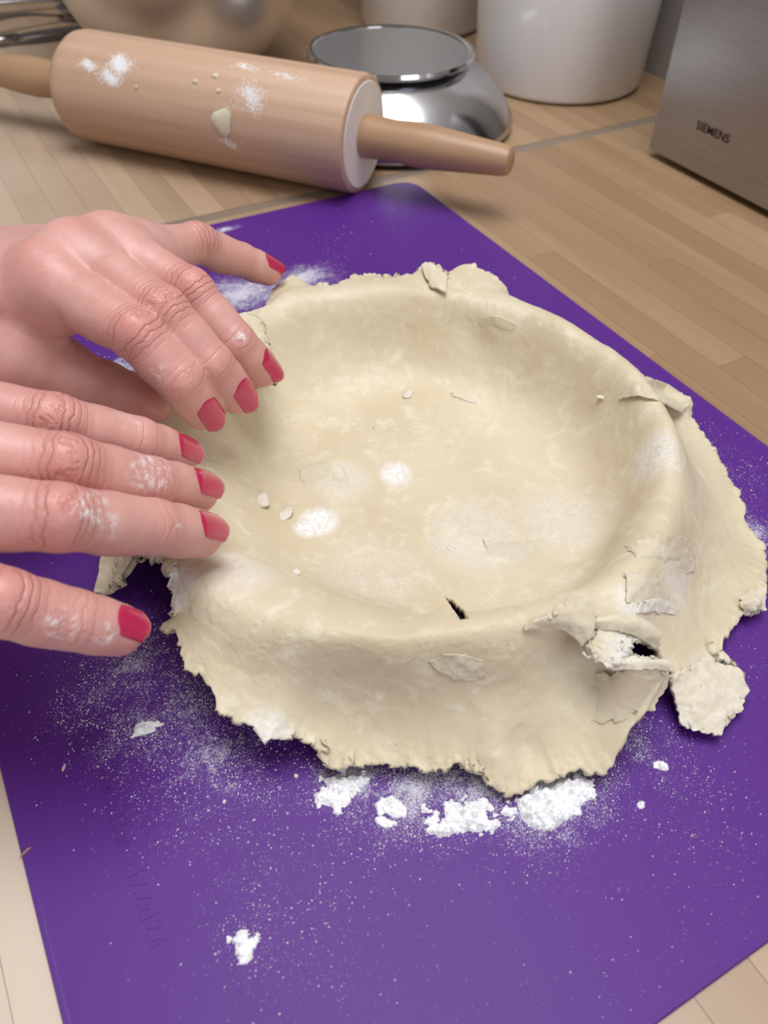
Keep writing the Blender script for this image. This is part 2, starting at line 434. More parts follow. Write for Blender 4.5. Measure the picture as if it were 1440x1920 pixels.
def text_mesh(name, body, size, mat, extr, parent, matrix, bold=0.0):
    cu = bpy.data.curves.new(name, 'FONT'); cu.body = body; cu.size = size; cu.extrude = extr; cu.offset = bold
    cu.resolution_u = 3
    t = bpy.data.objects.new(name, cu); COL.objects.link(t)
    bpy.context.view_layer.update()
    me = bpy.data.meshes.new_from_object(t.evaluated_get(bpy.context.evaluated_depsgraph_get()))
    bpy.data.objects.remove(t)
    me.transform(matrix); me.name = name
    o = bpy.data.objects.new(name, me); COL.objects.link(o); me.materials.clear(); me.materials.append(mat)
    if parent: o.parent = parent
    return o
def text_on_mat(name, body, p0, p1, cap):
    a = at(*p0, MT); b = at(*p1, MT); d = nrm(b - a); L = np.linalg.norm(b - a)
    up = nrm(np.cross([0, 0, 1], d))
    mtx = Matrix([[d[0], up[0], 0, a[0]], [d[1], up[1], 0, a[1]], [0, 0, 1, MT], [0, 0, 0, 1]])
    o = text_mesh(name, body, 1.0, M_MAT, 0.0, None, Matrix.Identity(4))
    xs = [v.co.x for v in o.data.vertices]; ys = [v.co.y for v in o.data.vertices]
    w = max(xs) - min(xs); h = 0.69
    o.data.transform(mtx @ Matrix.Diagonal((L / w, cap / h, 1, 1)) @ Matrix.Translation((-min(xs), 0, 0)))
    # relief: raise and bevel the letters
    bm = bmesh.new(); bm.from_mesh(o.data)
    r = bmesh.ops.extrude_face_region(bm, geom=bm.faces[:])
    for e in r['geom']:
        if isinstance(e, bmesh.types.BMVert): e.co.z += 0.00020
    bm.to_mesh(o.data); bm.free()
    o.parent = mat_o; o['label'] = 'raised lettering in the purple silicone'
    return o
text_on_mat('embossed_text', '45x32cm \u2013 17.7x12.6', (187, 1482), (282, 1782), 0.0046)
text_on_mat('embossed_text', '\u00b0C', (196, 1440), (206, 1478), 0.0034)
text_on_mat('embossed_text', '\u00b0F', (172, 1450), (183, 1488), 0.0034)

# ------------------------------------------------------------------ round tin under the dough
PC = np.array([0.003, -0.0355])
tin = lathe('baking_tin', [(0, MT + 0.0004), (0.0885, MT + 0.0004), (0.0900, 0.003), (0.0915, 0.0310), (0.0932, 0.0317), (0.0938, 0.0327), (0.0932, 0.0335), (0.0918, 0.0337),
      (0.0903, 0.0330), (0.0890, 0.0045), (0.0875, 0.0032), (0, 0.0032)], M_PANM, None, 128, (PC[0], PC[1], 0))
tag(tin, 'black round baking tin almost hidden beneath the draped dough', 'baking tin')

# ------------------------------------------------------------------ dough sheet draped over the tin
RC, HC = 0.0958, 0.0415
ZF = 0.0070
# torn outline: pixel position in the photo frame, height above the worktop, grid angle (None = its own angle)
OUT = [
 (530, 530, .037, None), (512, 545, .036, None), (500, 580, .036, None), (493, 605, .036, None), (500, 640, .038, 105), (512, 680, .040, 112), (524, 722, .0425, 118),
 (470, 728, .040, 127), (400, 735, .030, 134), (330, 748, .028, 142), (290, 780, .024, 150), (262, 815, .020, 156), (225, 880, .014, 164),
 (190, 960, .012, 171), (192, 1030, .014, 175.5), (180, 1085, .006, 178.0), (170, 1112, .004, 179.2), (196, 1114, .004, 181), (214, 1100, .006, 182), (222, 1050, .014, 184), (240, 1030, .020, 186.5), (275, 1040, .026, 189), (300, 1042, .034, 191),
 (312, 1050, .0385, 193), (330, 1062, .0395, 195), (318, 1085, .037, 197), (330, 1110, .036, 199), (326, 1140, .034, 201), (332, 1160, .032, 203), (300, 1160, .028, 204), (290, 1172, .028, 204.7), (325, 1182, .031, 205.6), (338, 1195, .031, 207),
 (338, 1240, .029, 209), (365, 1258, .028, 211), (388, 1268, .027, 213), (400, 1300, .025, None), (412, 1330, .024, None), (440, 1345, .022, None), (490, 1368, .020, None), (500, 1392, .019, None), (520, 1385, .018, None), (560, 1382, .016, None), (590, 1390, .015, None),
 (606, 1410, .013, None), (605, 1436, .012, None), (660, 1432, .011, None), (730, 1430, .010, None), (795, 1438, .009, None), (806, 1448, .008, None), (815, 1442, .009, None), (850, 1440, .009, None), (895, 1458, .006, None), (915, 1478, .004, None),
 (948, 1500, .003, None), (970, 1492, .004, None), (1000, 1465, .006, None), (1060, 1455, .007, None), (1110, 1452, .007, None), (1160, 1432, .008, None), (1173, 1405, .010, -94.5), (1150, 1385, .012, -94), (1168, 1364, .014, -93.5),
 (1150, 1362, .016, -93), (1192, 1350, .018, -92.2), (1218, 1338, .019, -91.6), (1195, 1330, .021, -91.2), (1228, 1320, .022, -90.7), (1242, 1300, .024, -90.2), (1232, 1290, .025, -89.8), (1250, 1272, .027, -89.3), (1262, 1243, .030, -88.6),
 (1225, 1237, .0325, -87.7), (1180, 1240, .034, -86.8), (1130, 1240, .0355, -86), (1095, 1232, .037, -85.2), (1088, 1205, .0405, -84.4),
 (1120, 1185, .040, -83.4), (1160, 1196, .037, -82.0), (1185, 1204, .035, -80.6), (1222, 1208, .031, -79.0), (1232, 1222, .028, -77.6), (1240, 1248, .022, -76.0), (1254, 1272, .016, -74.4), (1262, 1310, .010, -73), (1278, 1340, .007, -72),
 (1283, 1362, .006, -71), (1312, 1370, .005, -70), (1345, 1368, .005, -69), (1368, 1352, .005, -68), (1385, 1330, .005, -66.8), (1400, 1295, .005, -65.4), (1395, 1262, .006, -64), (1370, 1250, .008, -62.8), (1348, 1250, .008, -61.8),
 (1350, 1215, .008, -60.4), (1366, 1190, .006, -59), (1382, 1160, .005, -57.6), (1402, 1158, .006, -56.4), (1430, 1140, .006, -54.5), (1438, 1110, .006, -52), (1440, 1060, .004, -47), (1436, 1030, .003, -44), (1412, 1000, .003, -40.5), (1398, 970, .003, None), (1395, 950, .003, None),
 (1385, 920, .004, None), (1360, 890, .005, None), (1340, 845, .006, None), (1318, 815, .008, None), (1290, 776, .012, None), (1300, 772, .016, None), (1306, 752, .018, None), (1275, 735, .018, None), (1228, 712, .018, None), (1190, 690, .018, None),
 (1150, 662, .019, None), (1100, 630, .020, None), (1050, 600, .021, None), (1020, 585, .024, None), (995, 575, .028, None), (965, 560, .031, None), (948, 548, .034, None), (952, 535, .037, None), (915, 510, .040, None), (880, 490, .042, None), (862, 490, .042, None),
 (848, 505, .042, None), (842, 522, .042, None), (830, 510, .044, None), (800, 488, .045, None), (788, 500, .043, None), (770, 510, .041, None), (740, 518, .041, None), (714, 522, .040, None), (713, 508, .040, None), (655, 512, .040, None), (650, 524, .039, None), (612, 540, .038, None), (575, 535, .038, None), (555, 515, .038, None)]
ph_, E_ = [], []
for (px, py, z, a) in OUT:
    p = at(px, py, z); E_.append(p)
    if a is None: a = math.degrees(math.atan2(p[1] - PC[1], p[0] - PC[0]))
    ph_.append(a)
ph_ = np.array(ph_)
ph_ = np.where(ph_ < 84.0, ph_ + 360, ph_)          # start at the far left and go round
for i in range(1, len(ph_)):
    if ph_[i] <= ph_[i - 1] + 0.12: ph_[i] = ph_[i - 1] + 0.12
E_ = np.array(E_)
NTH, NIN, NCR, NDR = 1320, 70, 46, 84
phi = ph_[0] + np.arange(NTH) * 360.0 / NTH
pe = np.concatenate([ph_, [ph_[0] + 360]]); ee = np.concatenate([E_, E_[:1]])
E3 = np.stack([np.interp(phi, pe, ee[:, k]) for k in range(3)], 1)
pr = np.radians(phi)
out2 = np.stack([np.cos(pr), np.sin(pr), 0 * pr], 1)
ring_n = lambda sc, seed: noise(np.stack([np.cos(pr) * 0.1, np.sin(pr) * 0.1, 0 * pr], 1), sc, seed)
Rr = RC + 0.0010 * ring_n(35, 3) + 0.0006 * ring_n(90, 4)
Hh = HC + 0.0014 * ring_n(30, 5) + 0.0008 * ring_n(80, 6)
def gauss_phi(a, w): 
    d = (phi - a + 180) % 360 - 180; return np.exp(-(d / w) ** 2)
Hh -= 0.0035 * gauss_phi(-82, 10) + 0.002 * gauss_phi(-60, 14)
Hh += 0.0015 * gauss_phi(-115, 14) - 0.0015 * gauss_phi(188, 8)
Cc = np.concatenate([PC[None] + out2[:, :2] * Rr[:, None], Hh[:, None]], 1)
# ragged edge
De = E3 - Cc; dl = np.linalg.norm(De, axis=1, keepdims=True); De = De / np.maximum(dl, 1e-6)
rag = 0.0016 * noise(E3, 260, 11) + 0.0012 * noise(E3, 700, 12) + 0.0006 * noise(E3, 1700, 13)
E3[:, 2] = np.maximum(E3[:, 2], 0.0030)
rows = []
soft = np.clip(gauss_phi(160, 52) + 0.55 * gauss_phi(225, 30), 0, 1)
r0 = 0.064 - 0.028 * soft
for j in range(NIN):                                   # floor of the shell
    r = r0 * ((j + 0.5) / NIN) ** 0.85
    rows.append(np.concatenate([PC[None] + out2[:, :2] * r[:, None], np.full((NTH, 1), ZF)], 1))
for j in range(NCR):                                   # up the inside wall to the crest
    t = (j + 1) / NCR
    bz = lambda a, b, c_, d: (1 - t) ** 3 * a + 3 * (1 - t) ** 2 * t * b + 3 * (1 - t) * t * t * c_ + t ** 3 * d
    r = bz(r0, 0.0880 - 0.0245 * soft, Rr - 0.0115 - 0.016 * soft, Rr); z = bz(ZF, ZF + 0.002 * soft, Hh - 0.0005 - 0.0010 * soft, Hh)
    rows.append(np.concatenate([PC[None] + out2[:, :2] * np.asarray(r).reshape(-1, 1), np.asarray(z).reshape(-1, 1)], 1))
def gsm(A, w):
    n_ = int(w * 3); kk = np.exp(-(np.arange(-n_, n_ + 1) / w) ** 2); kk /= kk.sum()
    return np.stack([np.convolve(np.concatenate([A[-n_:, q], A[:, q], A[:n_, q]]), kk, 'valid') for q in range(3)], 1)
E3 = gsm(E3, 3.0)
Es = gsm(E3, 26.0)
nearnotch = np.clip(gauss_phi(-88, 10) * 1.8 + gauss_phi(118, 8) * 1.4 + gauss_phi(181, 6) * 1.4, 0, 1)[:, None]
Es = Es * (1 - nearnotch) + gsm(E3, 3.0) * nearnotch
dE = E3 - Es
Eb = Es
a_ = np.minimum(0.0095, 0.45 * np.linalg.norm(Es - Cc, axis=1))[:, None]
P1 = Cc + out2 * a_
drop = np.clip((Cc[:, 2:3] - Eb[:, 2:3]) / 0.03, 0, 1)
P2 = Cc + (Eb - Cc) * (0.62 - 0.30 * drop)
P2[:, 2:3] = Eb[:, 2:3] + (Cc[:, 2:3] - Eb[:, 2:3]) * (0.5 - 0.38 * drop)
for j in range(NDR):
    t = (j + 1) / NDR
    rows.append((1 - t) ** 3 * Cc + 3 * (1 - t) ** 2 * t * P1 + 3 * (1 - t) * t * t * P2 + t ** 3 * Eb + dE * t ** 5)
for j in range(NDR):
    rows[NIN + NCR + j] = rows[NIN + NCR + j] + De * rag[:, None] * ((j + 1) / NDR) ** 8
T = np.stack(rows, 0)                                   # (NR, NTH, 3)
NR = T.shape[0]
def grid_normals(T):
    du = np.roll(T, -1, 1) - np.roll(T, 1, 1)
    dv = np.empty_like(T); dv[1:-1] = T[2:] - T[:-2]; dv[0] = T[1] - T[0]; dv[-1] = T[-1] - T[-2]
    n = np.cross(dv, du); n /= np.maximum(np.linalg.norm(n, axis=2, keepdims=True), 1e-9)
    return n
N = grid_normals(T)
if N[0, 0, 2] < 0: N = -N
# surface relief: lazy undulation, crumbly skin, flaky terraces
rr_ = np.linalg.norm(T[..., :2] - PC, axis=2)
drape = np.zeros(NR); drape[NIN + NCR:] = np.linspace(0, 1, NDR) ** 1.2
inner = np.ones(NR); inner[NIN + NCR:] = 0
und = 0.0016 * noise(T, 26, 21) * (0.25 + drape[:, None]) + 0.0006 * noise(T, 70, 22) * (0.3 + 0.7 * drape[:, None])
fine = 0.00009 * fbm(T, 240, 3, 23) + 0.00004 * noise(T, 1100, 26)
fk = fbm(T, 95, 3, 31)
ter = 0.00013 * (sstep(0.34, 0.38, fk) + sstep(0.66, 0.69, fk) + sstep(-0.62, -0.58, fk))
edge_rough = np.zeros(NR); edge_rough[-12:] = np.linspace(0, 1, 12) ** 1.5
fine = fine + edge_rough[:, None] * 0.0007 * fbm(T, 700, 3, 41)
def dent(px, py, z, r, depth):
    c0 = at(px, py, z); d = np.linalg.norm(T - c0, axis=2); return depth * np.exp(-(d / r) ** 2)
feat = -dent(872, 622, .030, .009, .0018) + dent(925, 612, .034, .007, .0022) - dent(800, 575, .038, .010, .0016) + dent(690, 545, .040, .012, .0015)
feat += dent(1180, 1010, .030, .016, .0022) - dent(1100, 1090, .026, .010, .0010) - dent(700, 1320, .022, .022, .0030) - dent(560, 1280, .024, .016, .0015) - dent(900, 1310, .022, .016, .0015) + dent(900, 1380, .012, .016, .0030) - dent(1080, 1270, .025, .014, .0035)
feat += -dent(560, 660, .030, .012, .0015) + dent(1140, 1380, .014, .014, .003) - dent(985, 1420, .010, .007, .003) + dent(955, 1440, .010, .006, .003)
T2 = T + N * (und + fine + ter + feat)[..., None]
T2[..., 2] = np.maximum(T2[..., 2], MT + 0.0022)
N2 = grid_normals(T2)
if N2[0, 0, 2] < 0: N2 = -N2
thick = np.full(NR, 0.0027); thick[-20:] = np.linspace(0.0027, 0.0016, 20)
B = T2 - N2 * thick[:, None, None]
B[..., 2] = np.maximum(B[..., 2], MT + 0.0003)
insd = (rr_ < 0.0905)[..., None]
B = np.where(insd & (B[..., 2:3] < 0.0036), np.concatenate([B[..., :2], np.full(B.shape[:2] + (1,), 0.0036)], 2), B)
# keep the underside outside the wall of the tin
bx = B[..., :2] - PC; br = np.linalg.norm(bx, axis=2)
infl = (np.arange(NR)[:, None] > NIN + NCR) & (br < 0.0945) & (B[..., 2] < 0.0375)
B[..., :2] = np.where(infl[..., None], PC + bx / np.maximum(br, 1e-6)[..., None] * 0.0945, B[..., :2])
# cells that are torn open
def inpoly(p, poly):
    x, y = p[..., 0], p[..., 1]; r = np.zeros(x.shape, bool); n = len(poly)
    for i in range(n):
        (x0, y0), (x1, y1) = poly[i], poly[(i + 1) % n]
        r ^= ((y0 > y) != (y1 > y)) & (x < (x1 - x0) * (y - y0) / (y1 - y0 + 1e-12) + x0)
    return r
cellc = (T[:-1] + T[1:] + np.roll(T[:-1], -1, 1) + np.roll(T[1:], -1, 1)) / 4
cp = pix(cellc)
HOLES = [[(832, 1118), (846, 1124), (866, 1140), (884, 1160), (910, 1180), (912, 1196), (884, 1192), (864, 1166), (846, 1138)]]
keep = np.ones((NR - 1, NTH), bool)
rowi = np.arange(NR - 1)[:, None]
for hp in HOLES: keep &= ~(inpoly(cp, hp) & (rowi < NIN + NCR - 4))
keep &= ~(inpoly(cp, [(1180, 1307), (1190, 1304), (1199, 1306), (1192, 1309), (1182, 1310)]) & (rowi > NIN + NCR))
for hp in ([(1176, 1210), (1190, 1203), (1222, 1204), (1238, 1218), (1246, 1240), (1225, 1235), (1178, 1236)],
           [(1252, 1256), (1262, 1262), (1266, 1300), (1284, 1348), (1262, 1352), (1226, 1338), (1240, 1306), (1252, 1280)]):
    keep &= ~(inpoly(cp, hp) & (rowi > NIN + NCR + 6))
idx = np.arange(NR * NTH).reshape(NR, NTH)
i00 = idx[:-1]; i10 = idx[1:]; i01 = np.roll(idx, -1, 1)[:-1]; i11 = np.roll(idx, -1, 1)[1:]
off = NR * NTH
Qt = np.stack([i00, i10, i11, i01], -1)[keep]
Qb = np.stack([i00, i01, i11, i10], -1)[keep] + off
edges = {}
# boundary sides
E1 = np.concatenate([Qt[:, [0, 1]], Qt[:, [1, 2]], Qt[:, [2, 3]], Qt[:, [3, 0]]])
key = np.sort(E1, 1); key = key[:, 0].astype(np.int64) * 10000000 + key[:, 1]
uq, inv, cnt = np.unique(key, return_inverse=True, return_counts=True)
bd = E1[cnt[inv] == 1]
Qs = np.stack([bd[:, 1], bd[:, 0], bd[:, 0] + off, bd[:, 1] + off], 1)
V = np.concatenate([T2.reshape(-1, 3), B.reshape(-1, 3)])
# cap the pole
pole_t = len(V); pole_b = pole_t + 1
Qall = np.concatenate([Qt, Qb, Qs])
Qs_pole = None
sel = ~((Qs < NTH).any(1))
Qall = np.concatenate([Qt, Qb, Qs[sel]])
dough = np_obj('pie_dough', V, Qall, M_DOUGH)
# the tiny opening at the pole closes with a fan
bm = bmesh.new(); bm.from_mesh(dough.data); bm.verts.ensure_lookup_table()
rings_ = [[bm.verts[o0 + i] for i in range(NTH)] for o0 in (0, off)]
for ring, rev in zip(rings_, (False, True)):
    cv = bm.verts.new(sum((v.co for v in ring), Vector()) / NTH)
    for i in range(NTH):
        f = (ring[i], ring[(i + 1) % NTH], cv)
        fc = bm.faces.new(f if not rev else f[::-1]); fc.smooth = True
bmesh.ops.delete(bm, geom=[v for v in bm.verts if not v.link_faces], context='VERTS')
bmesh.ops.recalc_face_normals(bm, faces=bm.faces[:])
bm.to_mesh(dough.data); bm.free()
nv = len(dough.data.vertices); co = np.empty(nv * 3, np.float32); dough.data.vertices.foreach_get('co', co); co = co.reshape(-1, 3)
fl = np.zeros(nv)
def flour_spot(co, px, py, z, rx, s):
    c0 = at(px, py, z); d = np.linalg.norm(co - c0, axis=1) / rx; return s * np.clip(1.25 - d ** 2 * 0.9, 0, 1)
for (px, py, z, rx, s) in ((598, 975, .008, .0075, 1.0), (575, 990, .008, .005, 1.0), (742, 885, .008, .0065, .9), (492, 937, .008, .004, .6),
        (1215, 850, .038, .012, .6), (1150, 840, .032, .008, .5), (1290, 1330, .006, .012, .7), (1340, 1290, .006, .012, .6), (1200, 1130, .038, .008, .6),
        (450, 1090, .036, .012, .35), (340, 1100, .036, .008, .7), (500, 1385, .018, .008, .6), (900, 1000, .008, .02, .3), (1050, 960, .012, .02, .3), (700, 1080, .008, .02, .25), (1180, 1240, .034, .010, .6), (1300, 1080, .03, .012, .35), (640, 900, .008, .012, .3)):
    fl = np.maximum(fl, flour_spot(co, px, py, z, rx, s))
attr(dough, 'flour', fl)
tag(dough, 'rolled pale shortcrust dough with torn edges draped over a tin', 'dough')

# loose flakes and folds that are part of the sheet
def patch(name, rowspts, nu=46, nv=26, th=0.0022, rag=0.0012, rough=0.0006, seed=0, curl=0.0, flour=0.4, lab=None, lump=0.0):
    """thick ragged sheet through rows of (px,py,z) points (Catmull-Rom both ways)"""
    G = [np.array([at(*p) for p in r]) for r in rowspts]
    def cr(P, t):
        n = len(P) - 1; x = np.clip(t * n, 0, n - 1e-6); i = int(x); f = x - i
        p0 = P[max(i - 1, 0)]; p1 = P[i]; p2 = P[i + 1]; p3 = P[min(i + 2, n)]
        return 0.5 * ((2 * p1) + (-p0 + p2) * f + (2 * p0 - 5 * p1 + 4 * p2 - p3) * f * f + (-p0 + 3 * p1 - 3 * p2 + p3) * f ** 3)
    A = np.array([[cr(np.array([cr(g, u) for g in G]), v) for u in np.linspace(0, 1, nu)] for v in np.linspace(0, 1, nv)])
    c0 = A.mean((0, 1))
    U = np.abs(np.linspace(-1, 1, nu))[None, :, None] ** 3; Vv = np.abs(np.linspace(-1, 1, nv))[:, None, None] ** 3
    bnd = np.maximum(U, Vv)
    d = A - c0; d = d / np.maximum(np.linalg.norm(d, axis=2, keepdims=True), 1e-6)
    A = A + d * bnd * (0.7 * rag * (fbm(A, 330, 3, seed + 5) + 0.25 * noise(A, 1500, seed + 9)))[..., None]
    n = np.cross(np.gradient(A, axis=1), np.gradient(A, axis=0)); n /= np.maximum(np.linalg.norm(n, axis=2, keepdims=True), 1e-9)
    if n[..., 2].mean() < 0: n = -n
    A = A + n * (0.5 * rough * fbm(A, 420, 2, seed + 2) + 0.7 * lump * fbm(A, 110, 2, seed + 3))[..., None] + np.array([0, 0, 1.0]) * curl * bnd
    Bm = A - n * (th * (1 - 0.45 * bnd))
    A[..., 2] = np.maximum(A[..., 2], MT + 0.0012); Bm[..., 2] = np.maximum(Bm[..., 2], MT + 0.0003)
    i = np.arange(nu * nv).reshape(nv, nu); o_ = nu * nv
    q = np.stack([i[:-1, :-1], i[:-1, 1:], i[1:, 1:], i[1:, :-1]], -1).reshape(-1, 4)
    rim = list(i[0]) + list(i[1:, -1]) + list(i[-1, -2::-1]) + list(i[-2:0:-1, 0])
    s = np.array([(rim[k], rim[(k + 1) % len(rim)], rim[(k + 1) % len(rim)] + o_, rim[k] + o_) for k in range(len(rim))])
    ob = np_obj(name, np.concatenate([A.reshape(-1, 3), Bm.reshape(-1, 3)]), np.concatenate([q[:, ::-1], q + o_, s]), M_DOUGH, dough)
    bm = bmesh.new(); bm.from_mesh(ob.data); bmesh.ops.recalc_face_normals(bm, faces=bm.faces[:]); bm.to_mesh(ob.data); bm.free()
    attr(ob, 'flour', np.full(len(ob.data.vertices), flour))
    if lab: ob['label'] = lab
    return ob
ALLP = T2.reshape(-1, 3); ALLX = pix(ALLP); ALLD = -((ALLP - CAM) @ MROT)[:, 2]
def surf_z(px, py):
    """height of the sheet that the eye meets at this picture position"""
    d2 = ((ALLX - np.array([px, py])) ** 2).sum(1); m = np.where(d2 < 36.0)[0]
    if len(m) == 0: return float(ALLP[np.argmin(d2), 2])
    dm = ALLD[m].min(); m = m[ALLD[m] < dm + 0.004]
    return float(ALLP[m[np.argmin(d2[m])], 2])
def flake(rows_, **kw):
    """thin layer peeling from the sheet; third value = lift above it"""
    return patch('dough_flake', [[(x, y, surf_z(x, y) + dz) for x, y, dz in r] for r in rows_], **kw)
patch('torn_flap', [[(985, 1182, .0425), (1030, 1178, .0430), (1075, 1196, .0415), (1092, 1214, .0390)], [(1008, 1164, .0455), (1045, 1154, .0475), (1088, 1164, .0465), (1112, 1192, .0425)], [(1036, 1146, .0475), (1060, 1122, .0505), (1095, 1118, .0505), (1118, 1152, .0475)]],
      th=0.0028, rag=0.0010, seed=51, flour=0.12, lab='raised torn flap of dough at the split')
patch('torn_flap', [[(1092, 1206, .0385), (1125, 1198, .0385), (1165, 1206, .0360)], [(1094, 1222, .0375), (1132, 1216, .0385), (1172, 1222, .0350)], [(1096, 1240, .0362), (1135, 1246, .0370), (1176, 1244, .0345)]],
      th=0.003, rag=0.0022, seed=57, flour=0.25, lump=0.0012)
patch('torn_flap', [[(1140, 1236, .0352), (1200, 1232, .0346), (1258, 1238, .0318)], [(1140, 1246, .0352), (1200, 1242, .0348), (1260, 1246, .0316)], [(1150, 1258, .0335), (1210, 1254, .0330), (1252, 1258, .0298)]], th=0.0026, nv=16, rag=0.0012, seed=59, flour=0.3)
patch('torn_flap', [[(1108, 1158, .0438), (1160, 1152, .0430), (1205, 1160, .0400), (1240, 1188, .035)], [(1112, 1168, .0430), (1160, 1164, .0425), (1205, 1176, .0390), (1238, 1204, .033)], [(1116, 1180, .0405), (1160, 1184, .0395), (1196, 1196, .0360), (1232, 1218, .030)]], th=0.0026, seed=63, flour=0.1, rag=0.0008)
sl_ = lambda x, y: (x, y, surf_z(x, y) - 0.0010)
patch('torn_flap', [[sl_(1110, 1264), (1185, 1258, .0325), (1258, 1252, .0300)], [sl_(1105, 1295), (1180, 1290, .0268), (1252, 1278, .0258)], [sl_(1100, 1325), (1172, 1322, .0215), (1236, 1308, .0222)], [sl_(1095, 1352), (1160, 1352, .0172), (1214, 1340, .0182)]],
      nu=60, nv=50, th=0.0024, rag=0.0022, rough=0.0002, seed=65, flour=0.08)
patch('crumpled_lobe', [[(1262, 1268, .014), (1300, 1250, .012), (1350, 1244, .010), (1392, 1262, .008)], [(1266, 1310, .010), (1305, 1300, .0105), (1350, 1295, .009), (1402, 1290, .006)], [(1280, 1350, .007), (1310, 1340, .0085), (1350, 1335, .0075), (1392, 1325, .006)], [(1290, 1368, .006), (1312, 1372, .006), (1345, 1372, .006), (1372, 1356, .005)]],
      nu=70, nv=60, th=0.003, rag=0.0018, rough=0.0007, lump=0.0016, seed=67, flour=0.30, lab='crumpled floury lobe of dough')
patch('crumpled_lobe', [[(1385, 1105, .008), (1410, 1105, .010), (1438, 1100, .009)], [(1388, 1130, .010), (1412, 1125, .012), (1440, 1122, .009)], [(1398, 1156, .006), (1415, 1150, .008), (1440, 1142, .007)]], th=0.003, rag=0.0014, rough=0.0006, lump=0.0015, seed=71, flour=0.25)
flake([[(1172, 1022, .0012), (1205, 1010, .0010), (1250, 1000, .0013), (1292, 1010, .0010)], [(1185, 1040, .0006), (1220, 1040, .0004), (1260, 1038, .0003), (1300, 1040, .0002)], [(1200, 1075, -.0004), (1235, 1078, -.0006), (1275, 1078, -.0006), (1310, 1070, -.0006)]], th=0.0010, rag=0.0016, seed=73, flour=0.1)
flake([[(1172, 1075, .0012), (1178, 1100, .0012), (1176, 1130, .0010)], [(1205, 1072, .0004), (1210, 1100, .0004), (1210, 1132, .0003)], [(1250, 1070, -.0006), (1252, 1100, -.0006), (1250, 1135, -.0006)]], th=0.0010, rag=0.0012, seed=77, flour=0.15)
flake([[(1205, 1128, .0014), (1235, 1122, .0016), (1262, 1132, .0012)], [(1195, 1150, .0004), (1230, 1148, .0006), (1265, 1152, .0002)]], nv=12, th=0.0010, rag=0.0018, seed=78, flour=0.5)
flake([[(1160, 748, .0008), (1200, 742, .0012), (1240, 752, .0010), (1280, 776, .0006)], [(1170, 730, .0002), (1205, 724, .0004), (1245, 736, .0003), (1290, 760, .0002)], [(1180, 712, -.0006), (1215, 708, -.0006), (1255, 722, -.0006), (1296, 750, -.0006)]], nv=16, th=0.0010, rag=0.0010, seed=79, flour=0.1)
flake([[(805, 1240, .0004), (850, 1226, .0005), (905, 1240, .0004)], [(825, 1258, .0006), (865, 1256, .0006), (914, 1258, .0005)], [(850, 1274, .0005), (880, 1278, .0005), (914, 1272, .0004)]], th=0.0007, rag=0.0016, seed=81, flour=0.05)
flake([[(846, 734, .0008), (870, 740, .0008), (896, 750, .0007)], [(848, 742, .0002), (870, 750, .0002), (895, 758, .0001)]], nv=10, nu=24, th=0.0006, rag=0.0006, seed=83, flour=0.1)
patch('dough_flake', [[(790, 494, .0455), (805, 492, .0460), (838, 512, .0450)], [(797, 515, .0435), (815, 515, .0445), (838, 528, .0440)], [(807, 540, .0415), (822, 540, .0425), (836, 545, .0425)]], nv=20, nu=30, th=0.0024, rag=0.0012, seed=85, flour=0.1)
flake([[(902, 598, .0005), (930, 592, .0009), (966, 606, .0003)], [(896, 610, .0002), (930, 610, .0003), (962, 620, .0000)], [(900, 628, -.0006), (930, 628, -.0006), (955, 632, -.0006)]], nv=16, nu=28, th=0.0010, rag=0.0012, seed=87, flour=0.1)
flake([[(560, 880, .0006), (600, 868, .0007), (645, 872, .0005)], [(565, 898, .0003), (605, 890, .0003), (650, 892, .0002)], [(575, 915, -.0005), (612, 912, -.0005), (655, 912, -.0005)]], nv=14, th=0.0006, rag=0.0014, seed=91, flour=0.1)
flake([[(905, 1010, .0008), (950, 1020, .0008), (1000, 1012, .0006)], [(915, 1030, .0003), (955, 1038, .0003), (1005, 1030, .0002)], [(925, 1052, -.0005), (965, 1058, -.0005), (1010, 1050, -.0005)]], nv=14, th=0.0006, rag=0.0016, seed=93, flour=0.2)
flake([[(700, 800, .0006), (725, 796, .0007), (755, 802, .0004)], [(705, 812, -.0003), (728, 810, -.0003), (756, 814, -.0004)]], nv=10, nu=24, th=0.0006, rag=0.0008, seed=95, flour=0.1)

# crumbs lying on the dough
def blob(name, px, py, z, r, flat, seed, mat, sq=(1, 1)):
    bm = bmesh.new(); bmesh.ops.create_icosphere(bm, subdivisions=3, radius=1.0)
    P = np.array([v.co[:] for v in bm.verts])
    d = 1 + 0.32 * fbm(P + seed * 3.1, 1.3, 3, seed) + 0.10 * noise(P + seed, 5, seed + 3)
    ang = random.uniform(0, 3.14)
    for v, k_ in zip(bm.verts, d):
        c_ = v.co * float(k_) * r; x, y = c_.x * sq[0], c_.y * sq[1]
        v.co = Vector((x * math.cos(ang) - y * math.sin(ang), x * math.sin(ang) + y * math.cos(ang), max(c_.z, -0.35 * r) * flat))
    zm = min(v.co.z for v in bm.verts)
    for v in bm.verts: v.co.z -= zm
    o = bm_obj(name, bm, mat, None, True); o.location = tuple(at(px, py, z))
    if mat == M_DOUGH: attr(o, 'flour', np.full(len(o.data.vertices), 0.45))
    return o
CR = [(765, 740, .0026, 'cream dough crumb on the shell below its far wall'), (492, 937, .0036, 'ring shaped dough scrap near the index finger on the shell'), (846, 1031, .0015, 'tiny dough crumb left of centre toward the crack'),
      (822, 1030, .0012, 'smaller of two neighbouring dough crumbs above the crack'), (535, 965, .0030, 'lumpy dough crumb beside the white flour spot'), (555, 1075, .0018, 'small dough crumb on the front left of the shell'), (1128, 745, .0016, 'dough crumb near the peeling right rim')]
